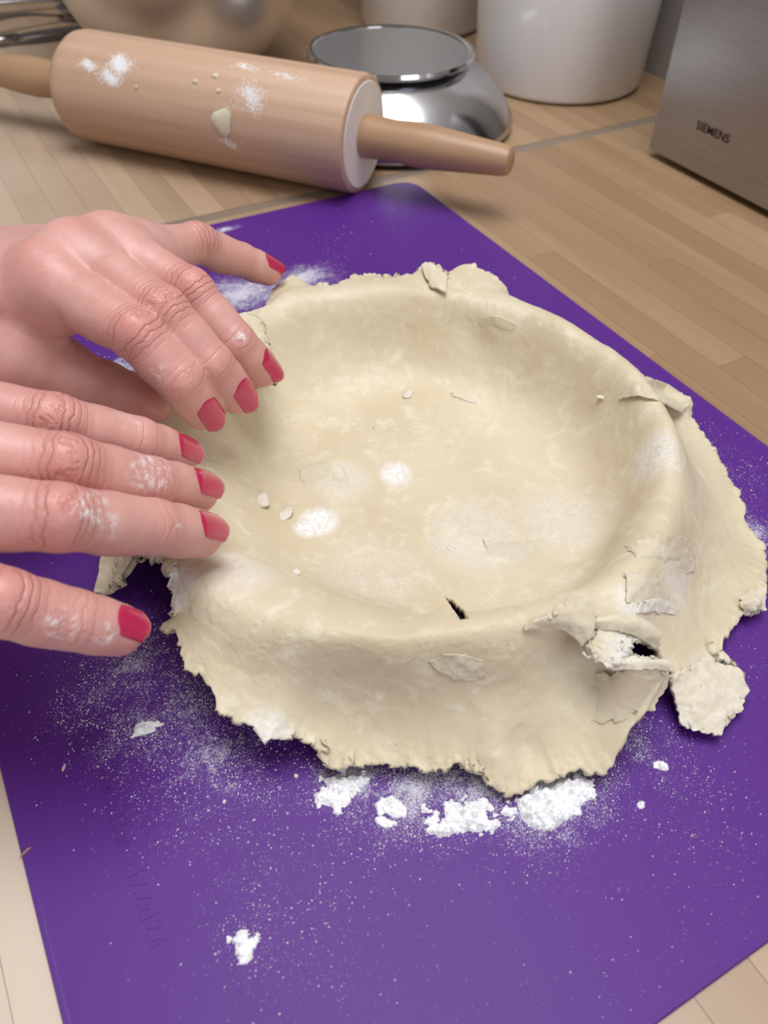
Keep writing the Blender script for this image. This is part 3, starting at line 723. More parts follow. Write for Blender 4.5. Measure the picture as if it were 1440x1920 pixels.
def dough_z(px, py):
    # height of the sheet seen at this pixel
    d2 = ((TP - np.array([px, py])) ** 2).sum(-1)
    j = int(np.argmin(d2)); return float(TPz[j])
TP = pix(T2[:NIN + NCR].reshape(-1, 3)); TPz = T2[:NIN + NCR].reshape(-1, 3)[:, 2]
for i, (px, py, r, lab) in enumerate(CR):
    o = blob('dough_crumb', px, py, dough_z(px, py) - 0.0003, r, 0.34, 20 + i, M_DOUGH, (1.2, 0.8))
    tag(o, lab, 'crumb', 'crumbs on the dough')

# ------------------------------------------------------------------ hands (implicit surface, then polygonised)
def surface_nets(f, org, h):
    nx, ny, nz = f.shape
    s = f < 0
    cs = np.zeros((nx - 1, ny - 1, nz - 1), np.int8)
    for dx in (0, 1):
        for dy in (0, 1):
            for dz in (0, 1): cs += s[dx:nx - 1 + dx, dy:ny - 1 + dy, dz:nz - 1 + dz]
    act = (cs > 0) & (cs < 8)
    I = np.argwhere(act); n = len(I)
    vid = np.full(act.shape, -1, np.int64); vid[act] = np.arange(n)
    acc = np.zeros((n, 3)); cnt = np.zeros(n)
    cor = [(a, b, c) for a in (0, 1) for b in (0, 1) for c in (0, 1)]
    fv = {c: f[I[:, 0] + c[0], I[:, 1] + c[1], I[:, 2] + c[2]] for c in cor}
    for a in cor:
        for ax in range(3):
            if a[ax]: continue
            b = list(a); b[ax] = 1; b = tuple(b)
            fa, fb = fv[a], fv[b]; m = (fa < 0) != (fb < 0)
            t = np.where(m, fa / np.where(m, fa - fb, 1), 0)
            p = np.array(a, float)[None].repeat(n, 0); p[:, ax] = t
            acc += p * m[:, None]; cnt += m
    V = org + (I + acc / cnt[:, None]) * h
    Q = []
    for ax in range(3):
        sl0 = [slice(1, -1)] * 3; sl0[ax] = slice(0, -1); sl1 = list(sl0); sl1[ax] = slice(1, None)
        A = s[tuple(sl0)]; Bq = s[tuple(sl1)]
        J = np.argwhere(A != Bq); inside = A[A != Bq]
        base = J.copy()
        for q in range(3):
            if q != ax: base[:, q] += 1
        o1, o2 = [q for q in range(3) if q != ax]
        def g(d1, d2):
            c_ = base.copy(); c_[:, o1] += d1; c_[:, o2] += d2; return vid[c_[:, 0], c_[:, 1], c_[:, 2]]
        quad = np.stack([g(-1, -1), g(0, -1), g(0, 0), g(-1, 0)], 1)
        flip = inside if ax != 1 else ~inside
        quad[~flip] = quad[~flip][:, ::-1]
        Q.append(quad)
    return V, np.concatenate(Q)

E1v, E2v, E3v = np.array([0.874, -0.486, 0.0]), np.array([0.486, 0.874, 0.0]), np.array([0.0, 0, 1.0])
FR = np.stack([E1v / np.linalg.norm(E1v), E2v / np.linalg.norm(E2v), E3v])
def build_hand(name, fingers, palm, forearm, nails, label, flour, reds, h=0.00085):
    """fingers: name -> (joints [MCP,PIP,DIP,TIP], radii, dorsal hint)"""
    allp = [j for f in fingers.values() for j in f[0]] + [p for a in palm for p in a[:2]] + [p for a in forearm for p in a[:2]]
    Lp = np.array(allp) @ FR.T
    lo = Lp.min(0) - 0.034; hi = Lp.max(0) + 0.034
    n = np.ceil((hi - lo) / h).astype(int) + 1
    xs = [(lo[k] + h * np.arange(n[k])).astype(np.float32) for k in range(3)]
    def cone(F, a, b, r1, r2, k, up=None, flat=1.0):
        a = FR @ np.asarray(a); b = FR @ np.asarray(b); m = max(r1, r2) * max(1, 1 / flat) + 0.016
        sl = []
        for q in range(3):
            l_ = int(max(0, (min(a[q], b[q]) - m - lo[q]) / h)); u_ = int(min(n[q], (max(a[q], b[q]) + m - lo[q]) / h + 2)); sl.append(slice(l_, u_))
        X, Y, Z = np.meshgrid(xs[0][sl[0]], xs[1][sl[1]], xs[2][sl[2]], indexing='ij', sparse=True)
        d = b - a; L2 = float(d @ d) + 1e-12
        px_, py_, pz_ = X - a[0], Y - a[1], Z - a[2]
        t = np.clip((px_ * d[0] + py_ * d[1] + pz_ * d[2]) / L2, 0, 1)
        wx, wy, wz = px_ - t * d[0], py_ - t * d[1], pz_ - t * d[2]
        r = r1 + (r2 - r1) * t
        q2 = wx * wx + wy * wy + wz * wz
        if up is not None and flat != 1.0:
            uu = FR @ np.asarray(up); uu = uu - d * (uu @ d) / L2; uu = uu / (np.linalg.norm(uu) + 1e-9)
            c_ = wx * uu[0] + wy * uu[1] + wz * uu[2]
            q2 = q2 + c_ * c_ * (1 / flat ** 2 - 1)
        dd = np.sqrt(q2) - r
        g = F[tuple(sl)]
        if k > 0:
            hh = np.clip(0.5 + 0.5 * (g - dd) / k, 0, 1)
            F[tuple(sl)] = g * (1 - hh) + dd * hh - k * hh * (1 - hh)
        else: F[tuple(sl)] = np.minimum(g, dd)
    def smin(a, b, k):
        hh = np.clip(0.5 + 0.5 * (b - a) / k, 0, 1); return b * (1 - hh) + a * hh - k * hh * (1 - hh)
    big = np.float32(0.05)
    FP = np.full(tuple(n), big, np.float32)
    for a in palm: cone(FP, a[0], a[1], a[2], a[3], 0.009, a[4] if len(a) > 4 else None, a[5] if len(a) > 5 else 1.0)
    for a in forearm: cone(FP, a[0], a[1], a[2], a[3], 0.012, a[4] if len(a) > 4 else None, a[5] if len(a) > 5 else 1.0)
    FF = np.full(tuple(n), big, np.float32)
    for nm, (J, R, hint) in fingers.items():
        f1 = np.full(tuple(n), big, np.float32)
        J = [np.asarray(j, float) for j in J]
        for i in range(3):
            hnt = np.asarray(hint, float)
            d = nrm(J[i + 1] - J[i]); u = nrm(hnt - d * (hnt @ d))
            ra, rb = R[i], R[i + 1]
            mid = (J[i] + J[i + 1]) / 2; rm = (ra + rb) / 2 * (0.955 if i < 2 else 1.0)
            cone(f1, J[i], mid, ra, rm, 0.0015); cone(f1, mid, J[i + 1], rm, rb, 0.0015)
            # soft pad on the palm side
            if i < 2: cone(f1, mid - u * 0.0022, J[i + 1] * 0.35 + mid * 0.65 - u * 0.0022, rm * 0.90, rm * 0.88, 0.004)
            else: cone(f1, mid - u * 0.0012 , J[i + 1] - u * 0.0008, rb * 1.0, rb * 0.92, 0.003)
        d = nrm(J[2] - J[1]); u = nrm(np.asarray(hint) - d * (np.asarray(hint) @ d))
        cone(f1, J[1] + u * R[1] * 0.42 - d * 0.002, J[1] + u * R[1] * 0.42 + d * 0.002, R[1] * 0.62, R[1] * 0.62, 0.003)
        FF = smin(FF, f1, 0.0009)
    Fv = smin(FP, FF, 0.006)
    V, Q = surface_nets(Fv, lo, h)
    V = V @ FR
    o = np_obj(name, V, Q, M_SKIN)
    bm = bmesh.new(); bm.from_mesh(o.data)
    for _ in range(2): bmesh.ops.smooth_vert(bm, verts=bm.verts[:], factor=0.5, use_axis_x=True, use_axis_y=True, use_axis_z=True)
    bmesh.ops.recalc_face_normals(bm, faces=bm.faces[:]); bm.to_mesh(o.data); bm.free()
    me = o.data; nv = len(me.vertices)
    co = np.empty(nv * 3, np.float32); me.vertices.foreach_get('co', co); co = co.reshape(-1, 3).astype(float)
    no = np.empty(nv * 3, np.float32); me.vertices.foreach_get('normal', no); no = no.reshape(-1, 3).astype(float)
    along = np.zeros(nv); cre = np.zeros(nv); red = np.zeros(nv); best = np.full(nv, 9.0); fl = np.zeros(nv)
    for nm, (J, R, hint) in fingers.items():
        J = [np.asarray(j, float) for j in J]; s0 = 0; Ltot = 0
        dmin = np.full(nv, 9.0); sv = np.zeros(nv); dv = np.zeros(nv)
        cum = [0]
        for i in range(3): cum.append(cum[-1] + np.linalg.norm(J[i + 1] - J[i]))
        for i in range(3):
            d = J[i + 1] - J[i]; L = np.linalg.norm(d); d = d / L
            u = nrm(np.asarray(hint) - d * (np.asarray(hint) @ d))
            tt = (co - J[i]) @ d; tc = np.clip(tt, 0 if i else -0.02, L if i < 2 else L + 0.02)
            w = co - (J[i] + tc[:, None] * d); di = np.linalg.norm(w, axis=1)
            m = di < dmin; dmin[m] = di[m]; sv[m] = cum[i] + tc[m]; dv[m] = (no @ u)[m]
        m = dmin < best - 0.0
        best[m] = dmin[m]
        top = sstep(-0.1, 0.6, dv)
        cr_ = (np.exp(-(((sv - cum[1]) / 0.0062) ** 2)) + 0.42 * np.exp(-(((sv - cum[2]) / 0.0034) ** 2))) * top
        rd = 0.85 * np.exp(-(((sv - cum[1]) / 0.010) ** 2)) * top + 0.45 * np.exp(-(((sv - cum[2]) / 0.006) ** 2)) * top + 0.75 * sstep(cum[3] - 0.012, cum[3] + 0.004, sv) + 0.35 * sstep(-0.2, -0.9, dv)
        along[m] = (sv[m] - cum[1]) * 1000; cre[m] = cr_[m]; red[m] = rd[m]
    cre *= sstep(0.020, 0.013, best); red *= sstep(0.030, 0.014, best)
    for (p, r, s) in reds: red = np.maximum(red, s * np.exp(-(np.linalg.norm(co - p, axis=1) / r) ** 2))
    cpx = pix(co)
    for (px, py, r, s) in flour:
        fl = np.maximum(fl, s * np.clip(1.3 - (np.linalg.norm(cpx - np.array([px, py]), axis=1) / r) ** 2, 0, 1) * (no @ nrm(CAM - co.mean(0)) > 0.0))
    attr(o, 'along', along); attr(o, 'crease', cre); attr(o, 'red', red); attr(o, 'flour', fl)
    # nails
    vt = co
    for nm in nails:
        J, R, hint = fingers[nm]; wN, lN, back = nails[nm][:3]; roll = nails[nm][3] if len(nails[nm]) > 3 else 0.0
        tip = np.asarray(J[3], float); a = nrm(tip - np.asarray(J[2])); u = nrm(np.asarray(hint) - a * (np.asarray(hint) @ a)); s = np.cross(a, u)
        u, s = u * math.cos(roll) + s * math.sin(roll), s * math.cos(roll) - u * math.sin(roll)
        # height of the finger surface along the mid line
        loc = vt - tip; la, ls, lu = loc @ a, loc @ s, loc @ u
        def hgt(v0):
            m = (np.abs(la - v0) < 0.0014) & (np.abs(ls) < 0.0014) & (lu > 0) & (lu < 0.02)
            return lu[m].mean() if m.any() else R[3]
        hb = hgt(-back); hm = hgt(min(-back + lN * 0.55, R[3] * 0.35))
        slope = (hm - hb) / (lN * 0.55 if -back + lN * 0.55 < R[3] * 0.35 else (R[3] * 0.35 + back))
        slope = float(np.clip(slope, -0.22, 0.05))
        nu_, nv_ = 17, 17; top_, bot_ = [], []
        for j in range(nv_):
            v = j / (nv_ - 1)
            wv = wN * (0.92 + 0.08 * math.sin(min(v / 0.5, 1) * math.pi / 2)) * (1.0 if v < 0.88 else math.sqrt(max(0.0, 1 - ((v - 0.88) / 0.12) ** 2 * 0.42)))
            for i in range(nu_):
                t = i / (nu_ - 1) * 2 - 1
                vv = v * lN
                if v < 0.4: vv += 0.0016 * t * t * (1 - v / 0.4)                    # rounded cuticle
                if v > 0.7: vv -= 0.0013 * t ** 4 * (v - 0.7) / 0.3                   # rounded free edge
                ht = hb + slope * vv + 0.00035 - 0.00055 * (1 - min(v / 0.15, 1)) ** 2 - 0.34 * wN * t * t - 0.0006 * v * v
                p = tip + a * (-back + vv) + s * (t * wv) + u * ht
                top_.append(p); bot_.append(p - u * 0.0009 - s * t * 0.0002)
        A = np.array(top_ + bot_); i_ = np.arange(nu_ * nv_).reshape(nv_, nu_); o_ = nu_ * nv_
        q = np.stack([i_[:-1, :-1], i_[:-1, 1:], i_[1:, 1:], i_[1:, :-1]], -1).reshape(-1, 4)
        rim = list(i_[0]) + list(i_[1:, -1]) + list(i_[-1, -2::-1]) + list(i_[-2:0:-1, 0])
        sd = np.array([(rim[k2], rim[(k2 + 1) % len(rim)], rim[(k2 + 1) % len(rim)] + o_, rim[k2] + o_) for k2 in range(len(rim))])
        nl = np_obj('fingernail', A, np.concatenate([q, q[:, ::-1] + o_, sd[:, ::-1]]), M_NAIL, o)
        bm = bmesh.new(); bm.from_mesh(nl.data); bmesh.ops.recalc_face_normals(bm, faces=bm.faces[:]); bm.to_mesh(nl.data); bm.free()
        nl['label'] = 'glossy raspberry red painted nail'
    tag(o, label, 'hand')
    return o

tocam = lambda p: nrm(CAM - np.asarray(p))
UP = np.array([0, 0, 1.0])
def A3(*j): return [at(*p) for p in j]
# ---- far hand (left hand): fingers spread along the left rim
Li = A3((85, 520, .086), (258, 628, .080), (338, 712, .067), (380, 768, .0535))
Lm = A3((140, 477, .088), (306, 585, .082), (396, 684, .067), (442, 738, .0535))
Lr = A3((205, 462, .085), (358, 548, .078), (442, 642, .064), (490, 692, .0515))
Lk = A3((258, 474, .078), (366, 456, .069), (452, 487, .054), (503, 507, .0455))
Lt = A3((20, 676, .058), (110, 700, .050), (195, 728, .045), (278, 762, .041))
cl = tocam(Li[2])
hL = nrm(UP * 0.6 + cl * 0.8)
fL = {'index': (Li, [.0108, .0087, .0078, .0068], hL), 'middle': (Lm, [.0105, .0088, .0078, .0068], nrm(UP * 0.7 + cl * 0.7)),
      'ring': (Lr, [.0100, .0084, .0074, .0064], nrm(UP * 0.8 + cl * 0.5 + np.array([0.25, 0, 0]))), 'pinky': (Lk, [.0092, .0082, .0072, .0060], nrm(UP * 0.8 + cl * 0.6 + np.array([0.2, 0.0, 0]))),
      'thumb': (Lt, [.0125, .0115, .0103, .0088], nrm(UP * 0.35 + np.array([0.55, 0.75, 0])))}
back = nrm(np.array([-0.86, 0.50, -0.06]))
wL = (Li[0] + Lm[0] + Lr[0] + Lk[0]) / 4 + back * 0.078 - UP * 0.010
side = nrm(np.cross(UP, back))
cw = [wL + side * 0.017, wL + side * 0.006, wL - side * 0.006, wL - side * 0.016]
sgn = 1 if np.dot(Li[0] - Lk[0], side) > 0 else -1
cw = cw if sgn > 0 else cw[::-1]
pL = []
for M_, c_ in zip((Li, Lm, Lr, Lk), cw):
    pL.append((c_, M_[0] - UP * 0.003, .0145, .0115))
    pL.append((M_[0] * 0.75 + c_ * 0.25 - UP * 0.009, M_[0] - UP * 0.009 + (M_[1] - M_[0]) * 0.12, .0115, .0095))
    pL.append((M_[0] + UP * 0.0035, M_[0] + UP * 0.0030 + (M_[1] - M_[0]) * 0.08, .0072, .0068))
for a, b in ((Li, Lm), (Lm, Lr), (Lr, Lk)):
    pL.append((a[0] * 0.9 + a[1] * 0.1 - UP * 0.005, b[0] * 0.9 + b[1] * 0.1 - UP * 0.005, .0085, .0085))
pL.append(((wL + Li[0]) / 2 - UP * 0.012, (wL + Lk[0]) / 2 - UP * 0.012, .016, .015))
pL.append((wL + side * sgn * 0.014 - UP * 0.008, Lt[0], .0165, .0135))                      # thenar
pL.append((Lt[0], Lt[1], .0135, .0115))
pL.append((Lt[0] + UP * 0.004, Li[0] * 0.55 + wL * 0.45 - UP * 0.006, .0115, .0115))           # web of the thumb
fwL = [(wL + side * 0.012, wL + back * 0.16 + side * 0.014 - UP * 0.004, .0185, .027), (wL - side * 0.012, wL + back * 0.16 - side * 0.014 - UP * 0.004, .0180, .027)]
build_hand('hand', fL, pL, fwL, {'index': (.0045, .0146, .0076), 'middle': (.0046, .0146, .0076), 'ring': (.0045, .0146, .0078), 'pinky': (.0041, .0132, .0072), 'thumb': (.0066, .0140, .0060)},
    'left hand with red nails, fingers spread on the far left rim of dough', [(450, 635, 14, .9), (300, 700, 22, .30)],
    [(Li[0] + UP * .008, .013, .55), (Lm[0] + UP * .008, .011, .40), (Lr[0] + UP * .008, .010, .30)])

# ---- near hand (right hand): three fingers together, little finger apart
Ri = A3((-190, 745, .086), (100, 792, .081), (258, 828, .068), (333, 852, .0555))
Rm = A3((-200, 835, .092), (122, 872, .085), (282, 906, .068), (367, 920, .0555))
Rr_ = A3((-200, 945, .092), (108, 970, .085), (288, 988, .067), (374, 1000, .0545))
Rk = A3((-245, 1040, .086), (8, 1130, .078), (140, 1162, .067), (222, 1180, .0590))
Rt = A3((-260, 790, .060), (-150, 800, .052), (-40, 815, .046), (60, 840, .042))
hR = nrm(UP * 0.62 + tocam(Rm[3]) * 0.72)
fR = {'index': (Ri, [.0105, .0085, .0075, .0066], hR), 'middle': (Rm, [.0108, .0086, .0077, .0068], hR), 'ring': (Rr_, [.0105, .0087, .0078, .0068], hR),
      'pinky': (Rk, [.0095, .0082, .0075, .0064], nrm(UP * 0.8 + tocam(Rk[3]) * 0.5)), 'thumb': (Rt, [.012, .011, .0100, .0085], nrm(np.array([0.3, 0.8, 0.4])))}
back = nrm(np.array([-0.90, 0.42, -0.10]))
wR = (Ri[0] + Rm[0] + Rr_[0] + Rk[0]) / 4 + back * 0.078 - UP * 0.012
side = nrm(np.cross(UP, back)); sgn = 1 if np.dot(Ri[0] - Rk[0], side) > 0 else -1
cw = [wR + side * sgn * q for q in (0.017, 0.006, -0.006, -0.016)]
pR = []
for M_, c_ in zip((Ri, Rm, Rr_, Rk), cw):
    pR.append((c_, M_[0] - UP * 0.003, .0145, .0115))
    pR.append((M_[0] * 0.75 + c_ * 0.25 - UP * 0.009, M_[0] - UP * 0.009 + (M_[1] - M_[0]) * 0.12, .0115, .0095))
for a, b in ((Ri, Rm), (Rm, Rr_), (Rr_, Rk)):
    pR.append((a[0] * 0.88 + a[1] * 0.12 - UP * 0.004, b[0] * 0.88 + b[1] * 0.12 - UP * 0.004, .0090, .0090))
pR.append(((wR + Ri[0]) / 2 - UP * 0.012, (wR + Rk[0]) / 2 - UP * 0.012, .016, .015))
pR.append((wR + side * sgn * 0.014 - UP * 0.008, Rt[0], .0165, .0130)); pR.append((Rt[0] + UP * 0.004, Ri[0] * 0.55 + wR * 0.45 - UP * 0.006, .0115, .0115))
fwR = [(wR + side * 0.012, wR + back * 0.16 + side * 0.014 - UP * 0.004, .0185, .027), (wR - side * 0.012, wR + back * 0.16 - side * 0.014 - UP * 0.004, .0180, .027)]
build_hand('hand', fR, pR, fwR, {'index': (.0045, .0142, .0076), 'middle': (.0046, .0142, .0076), 'ring': (.0045, .0142, .0076), 'pinky': (.0044, .0112, .0050)},
    'right hand with red nails, three fingers together pressing the near left rim', [(280, 890, 42, .75), (175, 955, 36, .75), (200, 985, 30, .5), (115, 1172, 34, .8), (195, 1190, 24, .75), (336, 988, 6, 1.0), (250, 780, 30, .2)], [])

# ------------------------------------------------------------------ rolling pin
PR = 0.0345
a_p, b_p = at(683, 254, PR), at(147, 158, PR)
ax = nrm(b_p - a_p); Lb = float(np.linalg.norm(b_p - a_p))
pin = empty('rolling_pin', tuple((a_p + b_p) / 2 * np.array([1, 1, 0])))
ang = math.atan2(ax[1], ax[0])
pin.rotation_euler = (0, 0, ang)
tag(pin, 'pale wooden rolling pin with floury barrel lying behind the mat', 'rolling pin')
def lathe_x(name, prof, mat, parent, n=96):
    o = lathe(name, prof, mat, parent, n)
    o.data.transform(Matrix.Rotation(math.pi / 2, 4, 'Y')); o.location = (0, 0, PR)
    return o
hl = Lb / 2
# barrel from -hl (near end, in view) to +hl
lathe_x('barrel', [(0, -hl), (PR - 0.0035, -hl), (PR - 0.0008, -hl + 0.0012), (PR, -hl + 0.004), (PR, hl - 0.012), (PR - 0.001, hl - 0.006), (PR - 0.005, hl - 0.001), (PR - 0.009, hl), (0, hl)], M_PIN, pin)
lathe_x('end_grain', [(0, -hl - 0.0004), (PR - 0.0042, -hl - 0.0004), (PR - 0.0036, -hl + 0.0002), (0, -hl + 0.0002)], M_PINEND, pin)['label'] = 'pale floury end grain of the barrel'
for sg in (-1, 1):
    pts = [(0.0, hl - 0.002), (0.0128, hl - 0.002), (0.0126, hl + 0.006), (0.0118, hl + 0.020), (0.0128, hl + 0.034), (0.0122, hl + 0.050), (0.0105, hl + 0.070), (0.0090, hl + 0.089), (0.0080, hl + 0.0935), (0.006, hl + 0.095), (0, hl + 0.095)]
    pts = [(r, z * sg) for r, z in pts]
    lathe_x('handle', pts, M_PINH, pin, 48)['label'] = 'darker tapered wooden handle'
def on_pin(px, py):
    """where the photo ray meets the barrel, in pin space (x along, angle)"""
    r = MROT @ np.array([px - 720.0, 960.0 - py, -F_PX]); r = r / np.linalg.norm(r)
    c0 = (a_p + b_p) / 2; 
    o0 = CAM - c0; dperp = r - ax * (r @ ax); operp = o0 - ax * (o0 @ ax)
    A_, B_, C_ = dperp @ dperp, 2 * dperp @ operp, operp @ operp - PR * PR
    D_ = max(B_ * B_ - 4 * A_ * C_, 0); t = (-B_ - math.sqrt(D_)) / (2 * A_)
    p = CAM + r * t; x = (p - c0) @ ax; w = p - c0 - ax * x
    return x, math.atan2(w[2], w @ np.cross(UP, ax))
def pin_smear(px, py, sx, sa, dens, seed):
    x0, t0 = on_pin(px, py); bm = bmesh.new(); rs = np.random.RandomState(seed)
    for _ in range(dens * 4):
        x = x0 + rs.normal() * sx * 0.8; t = t0 + rs.normal() * sa * 0.8 + 0.5 * sa * math.sin((x - x0) / sx * 1.7); r = rs.uniform(.00015, .00045); R_ = PR + 0.0001
        c_ = Vector((x, math.cos(t) * R_, math.sin(t) * R_)); nn_ = Vector((0, math.cos(t), math.sin(t)))
        e1 = Vector((1, 0, 0)); e2 = nn_.cross(e1); a0 = rs.uniform(0, 6.28)
        ring = [bm.verts.new(c_ + (e1 * math.cos(a0 + k * 1.2566) * rs.uniform(.6, 1.4) + e2 * math.sin(a0 + k * 1.2566)) * r - nn_ * 0.00015) for k in range(5)]
        tp = bm.verts.new(c_ + nn_ * r * 0.45)
        for k in range(5): bm.faces.new((ring[k], ring[(k + 1) % 5], tp))
    o = bm_obj('flour_smear', bm, M_FLOUR, pin); o.location = (0, 0, PR); o['kind'] = 'stuff'; o['label'] = 'white flour clinging to the barrel'
pin_smear(225, 120, .0045, .10, 420, 1); pin_smear(205, 145, .005, .07, 220, 2); pin_smear(165, 122, .004, .06, 120, 3); pin_smear(470, 180, .006, .14, 240, 4); pin_smear(460, 125, .006, .05, 60, 5); pin_smear(535, 142, .008, .05, 60, 6); pin_smear(430, 270, .004, .05, 30, 9)
# flat scrap of dough stuck to the barrel
def pin_scrap(px, py, rx, ry, th, seed):
    x0, t0 = on_pin(px, py); nA, nB = 40, 10; V_ = []; F_ = []
    rs = np.random.RandomState(seed); wob = [1 + 0.16 * math.sin(3 * 2 * math.pi * i / nA + seed) + rs.uniform(-.06, .06) for i in range(nA)]
    for s_ in (0, 1):
        for j in range(nB + 1):
            for i in range(nA):
                q = j / nB; aa = 2 * math.pi * i / nA; x = x0 + rx * q * math.cos(aa) * wob[i]; t = t0 + ry / PR * q * math.sin(aa) * wob[i]
                hgt = th * (1 - q ** 4 * 0.6) if s_ else -0.0002
                V_.append((x, math.cos(t) * (PR + hgt), math.sin(t) * (PR + hgt)))
    m_ = (nB + 1) * nA
    for j in range(nB):
        for i in range(nA):
            a, b = j * nA + i, j * nA + (i + 1) % nA
            F_.append((a + m_, b + m_, b + nA + m_, a + nA + m_)); F_.append((a, a + nA, b + nA, b))
    for i in range(nA): F_.append((nB * nA + i, nB * nA + (i + 1) % nA, nB * nA + (i + 1) % nA + m_, nB * nA + i + m_))
    o = mesh_obj('dough_scrap', V_, F_, M_DOUGH, pin); attr(o, 'flour', np.full(len(o.data.vertices), 0.05)); o.location = (0, 0, PR); o['label'] = 'cream scrap of dough stuck to the barrel'
pin_scrap(417, 227, .0068, .0078, .0016, 1); pin_scrap(404, 142, .0024, .0016, .001, 2); pin_scrap(366, 153, .002, .0012, .001, 3); pin_scrap(256, 163, .0012, .0012, .0008, 4); pin_scrap(410, 170, .0018, .0013, .0009, 5)

# ------------------------------------------------------------------ kitchen scale
sc_c = at(733, 98, 0.047)
scale = empty('kitchen_scale', (sc_c[0], sc_c[1], 0)); tag(scale, 'round chrome kitchen scale with glass weighing plate behind the rolling pin', 'kitchen scale')
lathe('base', [(0, 0.003), (0.088, 0.003), (0.0915, 0.004), (0.0918, 0.006), (0.090, 0.010), (0.083, 0.021), (0.073, 0.032), (0.062, 0.0395), (0.054, 0.0425), (0.050, 0.0435), (0, 0.0435)], M_STEEL, scale)
lathe('foot_ring', [(0.06, 0.0), (0.0885, 0.0), (0.0890, 0.003), (0.06, 0.003)], M_BLACK, scale, 64, close=True)
lathe('neck', [(0, 0.0433), (0.050, 0.0433), (0.052, 0.0462), (0, 0.0462)], M_BLACK, scale, 64)
lathe('weighing_plate', [(0, 0.0460), (0.0555, 0.0460), (0.0560, 0.0485), (0, 0.0485)], M_GLASS, scale)
lathe('plate_rim', [(0.0552, 0.0452), (0.0585, 0.0454), (0.0600, 0.0475), (0.0592, 0.0497), (0.0572, 0.0500), (0.0554, 0.0490)], M_CHROME, scale, close=True)

# ------------------------------------------------------------------ mixing bowl
bw = at(360, 128, 0.0)
bowl = empty('mixing_bowl', (bw[0], bw[1], 0)); tag(bowl, 'large stainless steel mixing bowl behind the rolling pin', 'bowl')
pr_ = []
for i in range(40):
    t = i / 39; pr_.append((0.030 + 0.074 * math.sin(t * math.pi / 2) ** 0.9, 0.001 + 0.115 * (1 - math.cos(t * math.pi / 2)) ** 0.85 if t > 0 else 0.001))
inner_ = [(r - 0.0014, z + 0.0010) for r, z in pr_]
lathe('bowl_shell', [(0, 0.001)] + pr_ + inner_[::-1] + [(0, 0.002)], M_BOWL, bowl, 128)
lathe('bowl_rim', [(0.1030, 0.1155), (0.1080, 0.1155), (0.1090, 0.1170), (0.1080, 0.1185), (0.1030, 0.1180)], M_CHROME, bowl, 96, close=True)

# ------------------------------------------------------------------ canisters
def canister(name, c0, r0, r1, h, mat, label):
    t = empty(name, (c0[0], c0[1], 0)); tag(t, label, 'canister')
    lathe('jar', [(0, 0.0005), (r0 - 0.006, 0.0005), (r0 - 0.0025, 0.0015), (r0, 0.005), ((r0 + r1) / 2 + 0.0004, h * 0.5), (r1, h), (r1 - 0.004, h), (r0 - 0.004, 0.006), (0, 0.005)], mat, t, 96)
    lathe('lid', [(r1 + 0.002, h + 0.0005), (r1 + 0.003, h + 0.010), (r1 - 0.004, h + 0.016), (0.012, h + 0.018), (0.010, h + 0.026), (0.014, h + 0.034), (0.006, h + 0.038), (0, h + 0.038)], mat, t, 96)
cA = at(1043, 146, 0.0); cB = at(790, 45, 0.0)
canister('storage_canister', cA, 0.0690, 0.0755, 0.17, M_CERAMIC, 'large white ceramic canister standing next to the toaster')
canister('storage_canister', cB, 0.058, 0.060, 0.15, M_CERAMIC2, 'greyer white canister standing behind the kitchen scale')

# ------------------------------------------------------------------ toaster
TX = 0.331
t0 = at(1212, 290, 0.0)
toaster = empty('toaster', (TX + 0.055, t0[1] - 0.14, 0)); tag(toaster, 'brushed stainless steel toaster with dark base and side seams', 'toaster')
def tp(nm, x0, x1, y0, y1, z0, z1, m, bev, seg=3):
    return bm_obj(nm, box_bm(x0 - toaster.location.x, x1 - toaster.location.x, y0 - toaster.location.y, y1 - toaster.location.y, z0, z1, bev, seg), m, toaster, True, math.radians(30))
Y1 = t0[1]; Y0 = Y1 - 0.28
tp('front_panel', TX, TX + 0.006, Y0, Y1 - 0.0012, 0.0045, 0.185, M_BRUSH, 0.0012)
tp('body', TX + 0.004, TX + 0.105, Y0, Y1, 0.008, 0.180, M_BLACK, 0.004)
tp('rear_panel', TX + 0.104, TX + 0.110, Y0, Y1 - 0.0012, 0.0045, 0.185, M_BRUSH, 0.0012)
for yy in (Y0 + 0.02, Y1 - 0.03):
    for xx in (TX + 0.018, TX + 0.085): tp('foot', xx, xx + 0.01, yy, yy + 0.01, 0.0, 0.0085, M_BLACK, 0.001, 1)
for q in (0.033, 0.066): tp('slot_rim', TX + q, TX + q + 0.020, Y0 + 0.03, Y1 - 0.03, 0.178, 0.183, M_BRUSH, 0.001)
A_ = atX(1304, 244, TX); B_ = atX(1366, 267, TX)
Lt_ = float(np.linalg.norm(B_ - A_))
o = text_mesh('brand_lettering', 'SIEMENS', 1.0, M_INK, 0.0, toaster, Matrix.Identity(4), 0.006)
xs_ = [v.co.x for v in o.data.vertices]; wtx = max(xs_) - min(xs_)
zc = (A_[2] + B_[2]) / 2
capz = float(atX(1304, 226, TX)[2] - A_[2])
o.data.transform(Matrix(((0, 0, -1, TX - 0.00025 - toaster.location.x), (-1, 0, 0, A_[1] - toaster.location.y), (0, 1, 0, zc), (0, 0, 0, 1))) @ Matrix.Diagonal((Lt_ / wtx, capz / 0.69, 1, 1)) @ Matrix.Translation((-min(xs_), 0, 0)))
o['label'] = 'black brand lettering on the steel front'

